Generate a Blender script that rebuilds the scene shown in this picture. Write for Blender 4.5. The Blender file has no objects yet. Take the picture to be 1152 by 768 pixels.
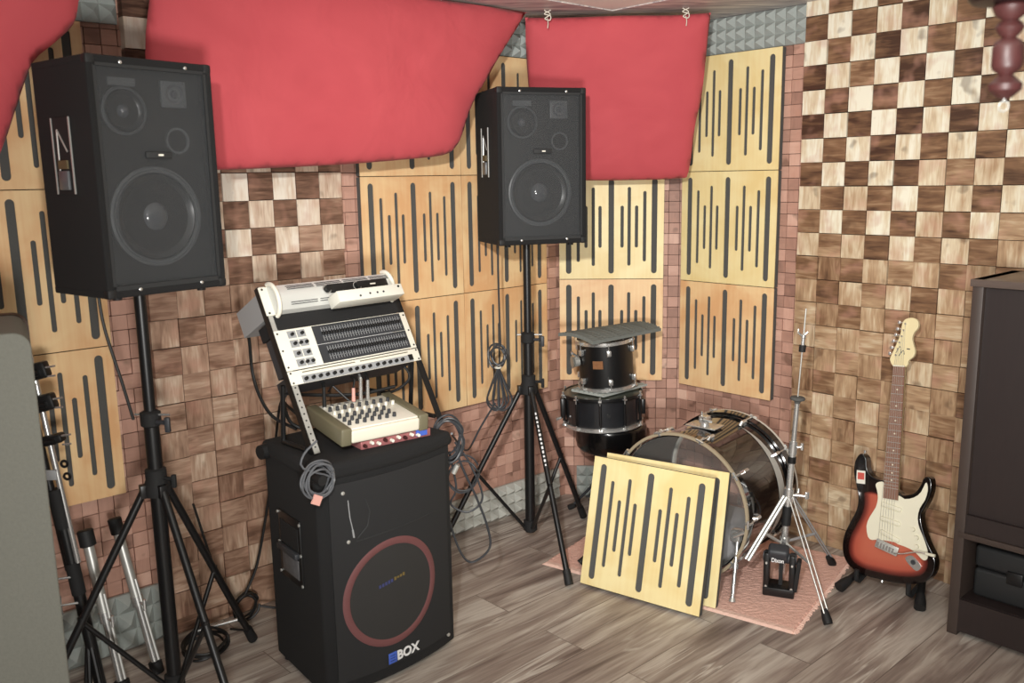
import bpy, bmesh, math, random
from mathutils import Vector, Matrix, noise
from mathutils.geometry import delaunay_2d_cdt
random.seed(7)
PI = math.pi
C = bpy.context.scene.collection

def lin(r, g, b):
    f = lambda c: (c/255/12.92) if c/255 <= 0.04045 else ((c/255+0.055)/1.055)**2.4
    return (f(r), f(g), f(b), 1)

# ------------------------------------------------------------------ camera
F_PX, PITCH, ROLL = 1005.6, 0.1807, -0.0170
cam = bpy.data.objects.new('camera', bpy.data.cameras.new('camera')); C.objects.link(cam)
cam.data.sensor_width = 36; cam.data.lens = F_PX/1152*36
cam.data.clip_start = 0.05
cam.data.dof.use_dof = True; cam.data.dof.focus_distance = 3.5; cam.data.dof.aperture_fstop = 4.0
fw = Vector((0, math.cos(PITCH), -math.sin(PITCH))); up0 = Vector((0, math.sin(PITCH), math.cos(PITCH))); r0 = Vector((1, 0, 0))
cr = r0*math.cos(ROLL) + up0*math.sin(ROLL); cu = up0*math.cos(ROLL) - r0*math.sin(ROLL)
M = Matrix((cr, cu, -fw)).transposed().to_4x4(); M.translation = (0, 0, 1.57)
cam.matrix_world = M
bpy.context.scene.camera = cam
# ------------------------------------------------------------------ light
vs = bpy.context.scene.view_settings
vs.view_transform = 'Standard'; vs.look = 'None'; vs.gamma = 1; vs.exposure = 0.0; vs.use_curve_mapping = False
w = bpy.data.worlds.new('world'); bpy.context.scene.world = w; w.use_nodes = True
w.node_tree.nodes['Background'].inputs[0].default_value = (1.0, 0.93, 0.85, 1)
w.node_tree.nodes['Background'].inputs[1].default_value = 0.12
def lamp(name, loc, target, kind, energy, size, col, spot=None, blend=0.8):
    l = bpy.data.lights.new(name, kind); l.energy = energy; l.color = col
    if kind == 'AREA': l.size = size
    else: l.shadow_soft_size = size
    if kind == 'SPOT': l.spot_size = spot; l.spot_blend = blend
    o = bpy.data.objects.new(name, l); C.objects.link(o); o.location = loc
    o.rotation_euler = (Vector(target)-Vector(loc)).to_track_quat('-Z', 'Y').to_euler()
    return o
lamp('room_spotlight', (-0.22, 0.0, 2.02), (0.50, 3.6, 1.35), 'SPOT', 360, 0.05, (1.0, 0.985, 0.95), math.radians(67), 1.0)
lamp('added_ceiling_fill', (0.1, -0.1, 1.05), (0.5, 2.9, 2.35), 'AREA', 62, 0.3, (1.0, 0.98, 0.94))  # unseen fill lamp added by the camera to brighten ceiling and upper walls

# ------------------------------------------------------------------ materials
def newmat(name):
    m = bpy.data.materials.new(name); m.use_nodes = True
    nt = m.node_tree; b = nt.nodes['Principled BSDF']
    return m, nt, b
def simple(name, col, rough=0.5, metal=0.0, coat=0.0, noise=0.0, nscale=40, bump=0.0, bscale=200, spec=0.5, stretch=(1, 1, 1)):
    m, nt, b = newmat(name); N = nt.nodes; L = nt.links
    b.inputs['Base Color'].default_value = col; b.inputs['Roughness'].default_value = rough
    b.inputs['Metallic'].default_value = metal; b.inputs['Coat Weight'].default_value = coat
    b.inputs['Specular IOR Level'].default_value = spec
    tc = N.new('ShaderNodeTexCoord'); mp = N.new('ShaderNodeMapping'); mp.inputs['Scale'].default_value = stretch
    L.new(tc.outputs['Object'], mp.inputs[0])
    nz = N.new('ShaderNodeTexNoise'); nz.inputs['Scale'].default_value = nscale; nz.inputs['Detail'].default_value = 4
    L.new(mp.outputs[0], nz.inputs['Vector'])
    if noise > 0:
        mx = N.new('ShaderNodeMix'); mx.data_type = 'RGBA'
        mx.inputs[6].default_value = tuple(c*(1-noise) for c in col[:3]) + (1,)
        mx.inputs[7].default_value = tuple(min(1, c*(1+noise)) for c in col[:3]) + (1,)
        L.new(nz.outputs[0], mx.inputs[0]); L.new(mx.outputs[2], b.inputs['Base Color'])
    if bump > 0:
        nb = N.new('ShaderNodeTexNoise'); nb.inputs['Scale'].default_value = bscale; nb.inputs['Detail'].default_value = 3
        L.new(mp.outputs[0], nb.inputs['Vector'])
        bp = N.new('ShaderNodeBump'); bp.inputs['Strength'].default_value = bump; bp.inputs['Distance'].default_value = 0.004
        L.new(nb.outputs[0], bp.inputs['Height']); L.new(bp.outputs[0], b.inputs['Normal'])
    return m
def ramp(nt, cols):
    r = nt.nodes.new('ShaderNodeValToRGB'); e = r.color_ramp.elements
    while len(e) < len(cols): e.new(0.5)
    for k, (p, c) in enumerate(cols): e[k].position = p; e[k].color = c
    return r
def mathn(nt, op, a, b=None, c=None):
    n = nt.nodes.new('ShaderNodeMath'); n.operation = op
    for i, v in enumerate((a, b, c)):
        if v is None: continue
        if isinstance(v, (int, float)): n.inputs[i].default_value = v
        else: nt.links.new(v, n.inputs[i])
    return n.outputs[0]
def tile_mat(name, cols, rough=0.5, streak=0.5, glossy=0.3):
    # per tile attribute 'tile': r = tone 0..1, g = grain direction, b = random
    m, nt, b = newmat(name); N = nt.nodes; L = nt.links
    at = N.new('ShaderNodeAttribute'); at.attribute_name = 'tile'
    sp = N.new('ShaderNodeSeparateColor'); L.new(at.outputs['Color'], sp.inputs[0])
    tc = N.new('ShaderNodeTexCoord'); sx = N.new('ShaderNodeSeparateXYZ'); L.new(tc.outputs['Object'], sx.inputs[0])
    # grain coordinates: swap x/z with direction
    dxz = mathn(nt, 'SUBTRACT', sx.outputs[2], sx.outputs[0])
    u = mathn(nt, 'MULTIPLY_ADD', dxz, sp.outputs[1], sx.outputs[0])
    v = mathn(nt, 'SUBTRACT', mathn(nt, 'ADD', sx.outputs[0], sx.outputs[2]), u)
    us = mathn(nt, 'MULTIPLY_ADD', sp.outputs[2], 37.0, mathn(nt, 'MULTIPLY', u, 9.0))
    vsx = mathn(nt, 'MULTIPLY_ADD', sp.outputs[2], 91.0, mathn(nt, 'MULTIPLY', v, 70.0))
    cb = N.new('ShaderNodeCombineXYZ'); L.new(us, cb.inputs[0]); L.new(vsx, cb.inputs[1]); L.new(mathn(nt, 'MULTIPLY', sp.outputs[2], 13.0), cb.inputs[2])
    nz = N.new('ShaderNodeTexNoise'); nz.inputs['Scale'].default_value = 1.0; nz.inputs['Detail'].default_value = 5; nz.inputs['Distortion'].default_value = 0.9
    L.new(cb.outputs[0], nz.inputs['Vector'])
    # broad blotch
    cb2 = N.new('ShaderNodeCombineXYZ'); L.new(mathn(nt, 'MULTIPLY', us, 0.9), cb2.inputs[0]); L.new(mathn(nt, 'MULTIPLY', vsx, 0.3), cb2.inputs[1])
    n2 = N.new('ShaderNodeTexNoise'); n2.inputs['Scale'].default_value = 1.0; n2.inputs['Detail'].default_value = 2; L.new(cb2.outputs[0], n2.inputs['Vector'])
    s1 = mathn(nt, 'MULTIPLY', mathn(nt, 'SUBTRACT', nz.outputs[0], 0.5), streak)
    s2 = mathn(nt, 'MULTIPLY', mathn(nt, 'SUBTRACT', n2.outputs[0], 0.5), streak*1.1)
    tone = mathn(nt, 'ADD', mathn(nt, 'ADD', sp.outputs[0], s1), s2)
    rp = ramp(nt, cols); L.new(tone, rp.inputs[0])
    cb3 = N.new('ShaderNodeCombineXYZ'); L.new(mathn(nt, 'MULTIPLY', us, 1.3), cb3.inputs[0]); L.new(mathn(nt, 'MULTIPLY', vsx, 0.16), cb3.inputs[1]); L.new(mathn(nt, 'MULTIPLY', sp.outputs[2], 55.0), cb3.inputs[2])
    n3 = N.new('ShaderNodeTexNoise'); n3.inputs['Scale'].default_value = 1.0; n3.inputs['Detail'].default_value = 2; L.new(cb3.outputs[0], n3.inputs['Vector'])
    pk_ = ramp(nt, [(0.54, (0, 0, 0, 1)), (0.72, (1, 1, 1, 1))]); L.new(n3.outputs[0], pk_.inputs[0])
    mx = N.new('ShaderNodeMix'); mx.data_type = 'RGBA'; L.new(mathn(nt, 'MULTIPLY', pk_.outputs[0], 0.45), mx.inputs[0]); L.new(rp.outputs[0], mx.inputs[6]); mx.inputs[7].default_value = lin(196, 148, 128)
    dk_ = ramp(nt, [(0.28, (1, 1, 1, 1)), (0.36, (0, 0, 0, 1))]); L.new(n3.outputs[0], dk_.inputs[0])
    mx2 = N.new('ShaderNodeMix'); mx2.data_type = 'RGBA'; L.new(mathn(nt, 'MULTIPLY', dk_.outputs[0], 0.5), mx2.inputs[0]); L.new(mx.outputs[2], mx2.inputs[6]); mx2.inputs[7].default_value = lin(84, 60, 44)
    L.new(mx2.outputs[2], b.inputs['Base Color'])
    b.inputs['Roughness'].default_value = rough; b.inputs['Specular IOR Level'].default_value = glossy
    bp = N.new('ShaderNodeBump'); bp.inputs['Strength'].default_value = 0.35; bp.inputs['Distance'].default_value = 0.002
    L.new(nz.outputs[0], bp.inputs['Height']); L.new(bp.outputs[0], b.inputs['Normal'])
    return m
M_BIG = tile_mat('wood_tiles_large', [(0.0, lin(74, 52, 40)), (0.28, lin(132, 100, 74)), (0.55, lin(182, 152, 120)), (0.8, lin(220, 204, 174)), (1.0, lin(240, 236, 216))], 0.36, 0.62, 0.45)
M_BIG_GREY = tile_mat('wood_tiles_left', [(0.0, lin(74, 52, 42)), (0.28, lin(134, 102, 84)), (0.55, lin(182, 150, 128)), (0.8, lin(222, 202, 180)), (1.0, lin(242, 232, 216))], 0.36, 0.62, 0.45)
M_SMALL = tile_mat('wood_tiles_small', [(0.0, lin(130, 98, 86)), (0.35, lin(174, 134, 118)), (0.65, lin(204, 160, 142)), (1.0, lin(232, 194, 174))], 0.5, 0.25, 0.3)
M_GAP = simple('tile_gap', lin(60, 42, 32), 0.9)

def board_mat(name, c1, c2):
    m, nt, b = newmat(name); N = nt.nodes; L = nt.links
    tc = N.new('ShaderNodeTexCoord'); oi = N.new('ShaderNodeObjectInfo')
    ad = N.new('ShaderNodeVectorMath'); ad.operation = 'ADD'; L.new(tc.outputs['Object'], ad.inputs[0])
    cbx = N.new('ShaderNodeCombineXYZ'); L.new(mathn(nt, 'MULTIPLY', oi.outputs['Random'], 31.0), cbx.inputs[0]); L.new(cbx.outputs[0], ad.inputs[1])
    nz = N.new('ShaderNodeTexNoise'); nz.inputs['Scale'].default_value = 5; nz.inputs['Detail'].default_value = 3; nz.inputs['Distortion'].default_value = 0.6
    L.new(ad.outputs[0], nz.inputs['Vector'])
    mp = N.new('ShaderNodeMapping'); mp.inputs['Scale'].default_value = (60, 60, 3); L.new(ad.outputs[0], mp.inputs[0])
    n2 = N.new('ShaderNodeTexNoise'); n2.inputs['Scale'].default_value = 1.0; n2.inputs['Detail'].default_value = 2; L.new(mp.outputs[0], n2.inputs['Vector'])
    fac = mathn(nt, 'ADD', mathn(nt, 'MULTIPLY', nz.outputs[0], 0.75), mathn(nt, 'MULTIPLY', n2.outputs[0], 0.25))
    rp = ramp(nt, [(0.38, c1), (0.62, c2)]); L.new(fac, rp.inputs[0]); L.new(rp.outputs[0], b.inputs['Base Color'])
    b.inputs['Roughness'].default_value = 0.42; b.inputs['Specular IOR Level'].default_value = 0.4
    return m
M_BOARD = board_mat('birch_plywood', lin(228, 178, 128), lin(243, 210, 160))
M_BOARD_Y = board_mat('birch_plywood_yellow', lin(236, 212, 150), lin(246, 230, 176))
M_FELT = simple('charcoal_felt', lin(84, 84, 82), 0.95, noise=0.15, nscale=300)
M_FOAM = simple('grey_foam', lin(166, 172, 168), 0.95, noise=0.08, nscale=60, bump=0.2)
M_FOAM_L = simple('light_grey_foam', lin(186, 186, 178), 0.95, noise=0.08, nscale=60, bump=0.2)
M_FOAM_D = simple('dark_grey_foam', lin(112, 116, 112), 0.95, noise=0.1, nscale=60, bump=0.3)
def cloth_mat():
    m, nt, b = newmat('red_cloth'); N = nt.nodes; L = nt.links
    b.inputs['Base Color'].default_value = lin(192, 82, 88); b.inputs['Roughness'].default_value = 0.75
    b.inputs['Sheen Weight'].default_value = 0.05; b.inputs['Specular IOR Level'].default_value = 0.2
    tc = N.new('ShaderNodeTexCoord')
    n1 = N.new('ShaderNodeTexNoise'); n1.inputs['Scale'].default_value = 4; n1.inputs['Detail'].default_value = 3; n1.inputs['Distortion'].default_value = 0.8
    L.new(tc.outputs['Object'], n1.inputs['Vector'])
    mx = N.new('ShaderNodeMix'); mx.data_type = 'RGBA'; mx.inputs[6].default_value = lin(184, 74, 82); mx.inputs[7].default_value = lin(200, 88, 94)
    L.new(n1.outputs[0], mx.inputs[0]); L.new(mx.outputs[2], b.inputs['Base Color'])
    bp = N.new('ShaderNodeBump'); bp.inputs['Strength'].default_value = 0.25; bp.inputs['Distance'].default_value = 0.03
    L.new(n1.outputs[0], bp.inputs['Height']); L.new(bp.outputs[0], b.inputs['Normal'])
    return m
M_RED = cloth_mat()
M_BLACK = simple('black_paint', lin(22, 22, 23), 0.38)
M_BLACKM = simple('black_matte', lin(26, 26, 27), 0.8, noise=0.2, nscale=200)
M_CARPET = simple('black_carpet', lin(23, 23, 24), 0.95, noise=0.35, nscale=260, bump=0.5, bscale=500)
M_GRILLE_SOLID = simple('grille_cloth', lin(34, 34, 35), 0.9, noise=0.15, nscale=350, bump=0.2, bscale=500)
M_RUBBER = simple('rubber', lin(24, 24, 25), 0.65)
M_CHROME = simple('chrome', lin(222, 222, 220), 0.26, metal=0.8)
M_STEEL = simple('brushed_steel', lin(205, 205, 200), 0.4, metal=0.6)
M_SILVER = simple('silver_paint', lin(238, 234, 220), 0.4, metal=0.0)
M_WHITE = simple('white_plastic', lin(228, 226, 214), 0.45)
M_CREAM = simple('cream_plastic', lin(228, 222, 204), 0.4)
M_OLIVE = simple('olive_plastic', lin(112, 106, 84), 0.5)
M_DGREY = simple('dark_grey_plastic', lin(52, 54, 58), 0.5)
M_GREYMET = simple('grey_metal', lin(168, 170, 172), 0.5, metal=0.2)
M_WHITETXT = simple('white_print', lin(230, 230, 230), 0.6)
M_BLUE = simple('blue_print', lin(70, 100, 190), 0.5)
M_YELLOW = simple('yellow_print', lin(190, 160, 80), 0.6)
M_CABLE = simple('grey_cable', lin(56, 58, 62), 0.4)
M_CABLE_L = simple('light_grey_cable', lin(96, 98, 102), 0.35)
M_CABLE_B = simple('black_cable', lin(24, 24, 24), 0.5)
M_PINKTAPE = simple('pink_tape', lin(222, 166, 154), 0.7)
M_DRUM = simple('black_lacquer', lin(16, 16, 17), 0.12, coat=1.0)
M_DRUMM = simple('black_satin_shell', lin(22, 22, 23), 0.32)
M_HOOPW = simple('maple_hoop', lin(164, 150, 126), 0.4)
M_WHITEHOOP = simple('white_head', lin(222, 220, 210), 0.4)
M_VINYL = simple('black_vinyl', lin(14, 14, 15), 0.22, coat=0.3)
M_COPPER = simple('copper_badge', lin(170, 120, 84), 0.4, metal=0.5, noise=0.3, nscale=90)
M_CABW = simple('dark_wood_veneer', lin(42, 33, 32), 0.45, noise=0.2, nscale=12, stretch=(8, 8, 0.8))
M_CABE = simple('dark_wood_edge', lin(66, 55, 50), 0.5, noise=0.15, nscale=20)
M_GREYBOX = simple('grey_speckled_paint', lin(108, 108, 100), 0.8, noise=0.12, nscale=120, bump=0.3)
M_BROWNEDGE = simple('brown_edge', lin(70, 50, 40), 0.6)
M_ROPE = simple('white_rope', lin(225, 220, 205), 0.8)
M_CHERRY = simple('red_stained_wood', lin(62, 31, 30), 0.45, noise=0.4, nscale=60)
M_RUG = simple('salmon_rug', lin(236, 190, 174), 0.98, noise=0.18, nscale=160, bump=0.8, bscale=130)
M_RUG_E = simple('salmon_rug_hem', lin(240, 202, 186), 0.98, noise=0.1, nscale=200, bump=0.5, bscale=200)
M_CEIL = simple('white_ceiling', lin(246, 244, 236), 0.9)
M_BRASS = simple('brass', lin(98, 86, 60), 0.6)
def lam_mat():
    m, nt, b = newmat('grey_laminate'); N = nt.nodes; L = nt.links
    tc = N.new('ShaderNodeTexCoord'); mp = N.new('ShaderNodeMapping'); mp.inputs['Rotation'].default_value = (0, 0, math.radians(48)); mp.inputs['Scale'].default_value = (3, 26, 1)
    L.new(tc.outputs['Object'], mp.inputs[0])
    nz = N.new('ShaderNodeTexNoise'); nz.inputs['Scale'].default_value = 1.6; nz.inputs['Detail'].default_value = 5; nz.inputs['Distortion'].default_value = 1.0; L.new(mp.outputs[0], nz.inputs['Vector'])
    rp = ramp(nt, [(0.35, lin(150, 144, 150)), (0.5, lin(198, 192, 190)), (0.65, lin(228, 222, 216))]); L.new(nz.outputs[0], rp.inputs[0])
    L.new(rp.outputs[0], b.inputs['Base Color']); b.inputs['Roughness'].default_value = 0.5
    return m
M_LAM = lam_mat()
def floor_mat():
    m, nt, b = newmat('grey_oak_planks'); N = nt.nodes; L = nt.links
    tc = N.new('ShaderNodeTexCoord'); mp = N.new('ShaderNodeMapping'); mp.vector_type = 'POINT'
    mp.inputs['Rotation'].default_value = (0, 0, math.radians(-42.3)); L.new(tc.outputs['Object'], mp.inputs[0])
    br = N.new('ShaderNodeTexBrick'); br.offset = 0.37; br.inputs['Scale'].default_value = 1.0
    br.inputs['Brick Width'].default_value = 1.25; br.inputs['Row Height'].default_value = 0.19; br.inputs['Mortar Size'].default_value = 0.0022
    br.inputs['Mortar Smooth'].default_value = 0.3
    br.inputs['Color1'].default_value = (0, 0, 0, 1); br.inputs['Color2'].default_value = (1, 1, 1, 1); br.inputs['Mortar'].default_value = (0.5, 0.5, 0.5, 1)
    L.new(mp.outputs[0], br.inputs['Vector'])
    off = N.new('ShaderNodeVectorMath'); off.operation = 'MULTIPLY_ADD'; off.inputs[1].default_value = (7, 13, 5)
    L.new(br.outputs['Color'], off.inputs[0]); L.new(mp.outputs[0], off.inputs[2])
    def stretched(sx, sy, det, dist):
        q = N.new('ShaderNodeMapping'); q.inputs['Scale'].default_value = (sx, sy, 1); L.new(off.outputs[0], q.inputs[0])
        n = N.new('ShaderNodeTexNoise'); n.inputs['Scale'].default_value = 1.0; n.inputs['Detail'].default_value = det; n.inputs['Distortion'].default_value = dist
        L.new(q.outputs[0], n.inputs['Vector']); return n.outputs[0]
    a = stretched(1.6, 13, 5, 0.7); c = stretched(5, 90, 3, 0.3); d = stretched(0.9, 10, 3, 1.3)
    f = mathn(nt, 'ADD', mathn(nt, 'MULTIPLY', a, 0.75), mathn(nt, 'MULTIPLY', c, 0.25))
    sep = N.new('ShaderNodeSeparateColor'); L.new(br.outputs['Color'], sep.inputs[0])
    f2 = mathn(nt, 'ADD', f, mathn(nt, 'MULTIPLY', mathn(nt, 'SUBTRACT', sep.outputs[0], 0.5), 0.055))
    rp = ramp(nt, [(0.30, lin(100, 86, 80)), (0.42, lin(142, 128, 120)), (0.52, lin(170, 158, 148)), (0.64, lin(200, 192, 182))]); L.new(f2, rp.inputs[0])
    # pale cracks: thin bands where d crosses 0.5
    band = mathn(nt, 'ABSOLUTE', mathn(nt, 'SUBTRACT', d, 0.5))
    cr1 = ramp(nt, [(0.0, (1, 1, 1, 1)), (0.034, (0, 0, 0, 1))]); L.new(band, cr1.inputs[0])
    msk = stretched(2.2, 5, 2, 0.4); mr = ramp(nt, [(0.46, (0, 0, 0, 1)), (0.58, (1, 1, 1, 1))]); L.new(msk, mr.inputs[0])
    mm = mathn(nt, 'MULTIPLY', mathn(nt, 'MULTIPLY', cr1.outputs[0], mr.outputs[0]), 0.8)
    m1 = N.new('ShaderNodeMix'); m1.data_type = 'RGBA'; L.new(mm, m1.inputs[0]); L.new(rp.outputs[0], m1.inputs[6]); m1.inputs[7].default_value = lin(214, 208, 198)
    m2 = N.new('ShaderNodeMix'); m2.data_type = 'RGBA'; L.new(mathn(nt, 'MULTIPLY', br.outputs['Fac'], 0.6), m2.inputs[0]); L.new(m1.outputs[2], m2.inputs[6]); m2.inputs[7].default_value = lin(80, 66, 58)
    L.new(m2.outputs[2], b.inputs['Base Color']); b.inputs['Roughness'].default_value = 0.42; b.inputs['Specular IOR Level'].default_value = 0.4
    return m
M_FLOOR = floor_mat()
def sunburst_mat():
    m, nt, b = newmat('sunburst_lacquer'); N = nt.nodes; L = nt.links
    at = N.new('ShaderNodeAttribute'); at.attribute_name = 'edge'
    rp = ramp(nt, [(0.0, lin(12, 10, 10)), (0.28, lin(26, 12, 10)), (0.44, lin(120, 52, 44)), (0.6, lin(178, 88, 70)), (1.0, lin(192, 104, 82))])
    L.new(at.outputs['Fac'], rp.inputs[0]); L.new(rp.outputs[0], b.inputs['Base Color'])
    b.inputs['Roughness'].default_value = 0.2; b.inputs['Coat Weight'].default_value = 0.6
    return m
M_BURST = sunburst_mat()
M_MAPLE = simple('maple_neck', lin(222, 200, 146), 0.4)
M_FRET = simple('rosewood_board', lin(132, 98, 82), 0.5, noise=0.1, nscale=60)
M_CREAMG = simple('pickguard_white', lin(232, 228, 206), 0.35)
def veil_mat():
    m, nt, b = newmat('perforated_grille'); N = nt.nodes; L = nt.links
    b.inputs['Base Color'].default_value = lin(80, 82, 84); b.inputs['Roughness'].default_value = 0.6
    tr = N.new('ShaderNodeBsdfTransparent'); mx = N.new('ShaderNodeMixShader'); mx.inputs[0].default_value = 0.24
    out = N['Material Output'] if 'Material Output' in N else N.new('ShaderNodeOutputMaterial')
    L.new(tr.outputs[0], mx.inputs[1]); L.new(b.outputs[0], mx.inputs[2]); L.new(mx.outputs[0], out.inputs[0])
    return m
M_VEIL = veil_mat()
def head_mat():
    m, nt, b = newmat('clear_drum_head'); N = nt.nodes; L = nt.links
    b.inputs['Base Color'].default_value = lin(200, 200, 196); b.inputs['Roughness'].default_value = 0.12
    tr = N.new('ShaderNodeBsdfTransparent'); mx = N.new('ShaderNodeMixShader'); mx.inputs[0].default_value = 0.10
    out = N['Material Output']
    L.new(tr.outputs[0], mx.inputs[1]); L.new(b.outputs[0], mx.inputs[2]); L.new(mx.outputs[0], out.inputs[0])
    return m
M_HEAD = head_mat()

# ------------------------------------------------------------------ mesh helpers
class MB:
    def __init__(s): s.bm = bmesh.new()
    def box(s, c, d, rot=None, bev=0.0, seg=2):
        r = bmesh.ops.create_cube(s.bm, size=1.0)
        vs_ = r['verts']
        bmesh.ops.scale(s.bm, vec=d, verts=vs_)
        if bev > 0:
            es = list({e for v in vs_ for e in v.link_edges})
            g = bmesh.ops.bevel(s.bm, geom=es, offset=bev, segments=seg, profile=0.5, affect='EDGES')
            vs_ = list({v for f in g['faces'] for v in f.verts} | {v for v in vs_ if v.is_valid})
        mt = Matrix.Translation(c) @ (rot.to_4x4() if rot else Matrix())
        bmesh.ops.transform(s.bm, matrix=mt, verts=vs_)
        return s
    def lathe(s, prof, seg=32, mat=None, cap0=False, cap1=False):
        mat = mat or Matrix(); rings = []
        for r, z in prof:
            rings.append([s.bm.verts.new(mat @ Vector((r*math.cos(2*PI*k/seg), r*math.sin(2*PI*k/seg), z))) for k in range(seg)])
        for a, b in zip(rings, rings[1:]):
            for k in range(seg):
                s.bm.faces.new((a[k], a[(k+1) % seg], b[(k+1) % seg], b[k]))
        if cap0: s.bm.faces.new(list(reversed(rings[0])))
        if cap1: s.bm.faces.new(rings[-1])
        return s
    def cyl(s, p0, p1, r0, r1=None, seg=16):
        p0 = Vector(p0); p1 = Vector(p1); r1 = r0 if r1 is None else r1
        d = p1-p0; q = d.to_track_quat('Z', 'Y').to_matrix().to_4x4(); q.translation = p0
        return s.lathe([(r0, 0), (r1, d.length)], seg, q, True, True)
    def tube(s, pts, r, seg=8, closed=False):
        pts = [Vector(p) for p in pts]; n = len(pts); rings = []
        t0 = (pts[1]-pts[0]).normalized(); nrm = t0.orthogonal().normalized()
        for i, p in enumerate(pts):
            if closed: t = (pts[(i+1) % n]-pts[i-1])
            else: t = (pts[min(i+1, n-1)]-pts[max(i-1, 0)])
            t = t.normalized() if t.length > 1e-9 else t0
            nrm = (nrm - t*nrm.dot(t)); nrm = nrm.normalized() if nrm.length > 1e-6 else t.orthogonal().normalized()
            b = t.cross(nrm)
            rr = r[i] if isinstance(r, (list, tuple)) else r
            rings.append([s.bm.verts.new(p+(nrm*math.cos(2*PI*k/seg)+b*math.sin(2*PI*k/seg))*rr) for k in range(seg)])
        for i in range(n if closed else n-1):
            a = rings[i]; b = rings[(i+1) % n]
            for k in range(seg): s.bm.faces.new((a[k], a[(k+1) % seg], b[(k+1) % seg], b[k]))
        if not closed:
            s.bm.faces.new(list(reversed(rings[0]))); s.bm.faces.new(rings[-1])
        return s
    def ring(s, c, ax, R, r, seg=40, rs=8):
        q = Vector(ax).to_track_quat('Z', 'Y').to_matrix(); c = Vector(c)
        return s.tube([c+q @ Vector((R*math.cos(2*PI*k/seg), R*math.sin(2*PI*k/seg), 0)) for k in range(seg)], r, rs, True)
    def prism(s, out, d0, d1, fn):
        a = [s.bm.verts.new(fn(x, y, d0)) for x, y in out]; b = [s.bm.verts.new(fn(x, y, d1)) for x, y in out]; n = len(out)
        s.bm.faces.new(a); s.bm.faces.new(list(reversed(b)))
        for k in range(n): s.bm.faces.new((a[k], b[k], b[(k+1) % n], a[(k+1) % n]))
        return s
    def build(s, name, mat, parent=None, ang=40, bevel=0.0, loc=None):
        bmesh.ops.recalc_face_normals(s.bm, faces=s.bm.faces)
        me = bpy.data.meshes.new(name); s.bm.to_mesh(me); s.bm.free()
        return link(name, me, mat, parent, ang, bevel, loc)
def link(name, me, mat, parent=None, ang=40, bevel=0.0, loc=None):
    if mat: me.materials.append(mat)
    if ang:
        for p in me.polygons: p.use_smooth = True
        me.set_sharp_from_angle(angle=math.radians(ang))
    o = bpy.data.objects.new(name, me); C.objects.link(o)
    if parent: o.parent = parent
    if loc: o.location = loc
    if bevel:
        m = o.modifiers.new('bevel', 'BEVEL'); m.width = bevel; m.segments = 3; m.limit_method = 'ANGLE'; m.angle_limit = math.radians(40)
    return o
def tag(o, label, cat, group=None, kind=None):
    if label: o['label'] = label
    if cat: o['category'] = cat
    if group: o['group'] = group
    if kind: o['kind'] = kind
    return o
def thing(name, label, cat, loc=(0, 0, 0), rz=0, group=None, rot=None):
    o = bpy.data.objects.new(name, None); C.objects.link(o); o.location = loc
    o.empty_display_size = 0.05
    if rot is not None: o.rotation_euler = rot.to_euler()
    else: o.rotation_euler = (0, 0, rz)
    return tag(o, label, cat, group)
def copy_tree(o, parent=None):
    c = o.copy(); C.objects.link(c)
    if parent: c.parent = parent
    for ch in list(o.children): copy_tree(ch, c)
    return c
def text_mesh(txt, size, depth=0.0008, bold=0.0):
    cu_ = bpy.data.curves.new('txt', 'FONT'); cu_.body = txt; cu_.size = size; cu_.extrude = depth; cu_.offset = bold
    cu_.align_x = 'CENTER'; cu_.align_y = 'CENTER'
    o = bpy.data.objects.new('txt', cu_); C.objects.link(o)
    dg = bpy.context.evaluated_depsgraph_get(); me = bpy.data.meshes.new_from_object(o.evaluated_get(dg))
    bpy.data.objects.remove(o); bpy.data.curves.remove(cu_)
    return me
XZ = Matrix.Rotation(PI/2, 4, 'X')     # drawing plane xy -> xz, facing -y
def smooth_closed(pts, n=4):
    out = []; N_ = len(pts)
    for i in range(N_):
        p0, p1, p2, p3 = (Vector(pts[(i+k-1) % N_]) for k in range(4))
        for j in range(n):
            t = j/n
            out.append(tuple(0.5*((2*p1)+(p2-p0)*t+(2*p0-5*p1+4*p2-p3)*t*t+(3*p1-p0-3*p2+p3)*t**3)))
    return out
def spline(pts, n=8):
    P = [Vector(p) for p in pts]; P = [P[0]*2-P[1]] + P + [P[-1]*2-P[-2]]; out = []
    for i in range(1, len(P)-2):
        p0, p1, p2, p3 = P[i-1:i+3]
        for j in range(n):
            t = j/n
            out.append(0.5*((2*p1)+(p2-p0)*t+(2*p0-5*p1+4*p2-p3)*t*t+(3*p1-p0-3*p2+p3)*t**3))
    out.append(P[-2]); return out

def inside(p, poly):
    x, y = p; c = False; n = len(poly)
    for i in range(n):
        x1, y1 = poly[i][:2]; x2, y2 = poly[i-1][:2]
        if (y1 > y) != (y2 > y) and x < (x2-x1)*(y-y1)/(y2-y1)+x1: c = not c
    return c
def edist(p, poly):
    P_ = Vector(p); return min(((P_-a).length if (b_-a).length < 1e-9 else (P_-(a+(b_-a)*min(1, max(0, (P_-a).dot(b_-a)/(b_-a).length_squared)))).length) for a, b_ in ((Vector(poly[i-1][:2]), Vector(poly[i][:2])) for i in range(len(poly))))

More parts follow.
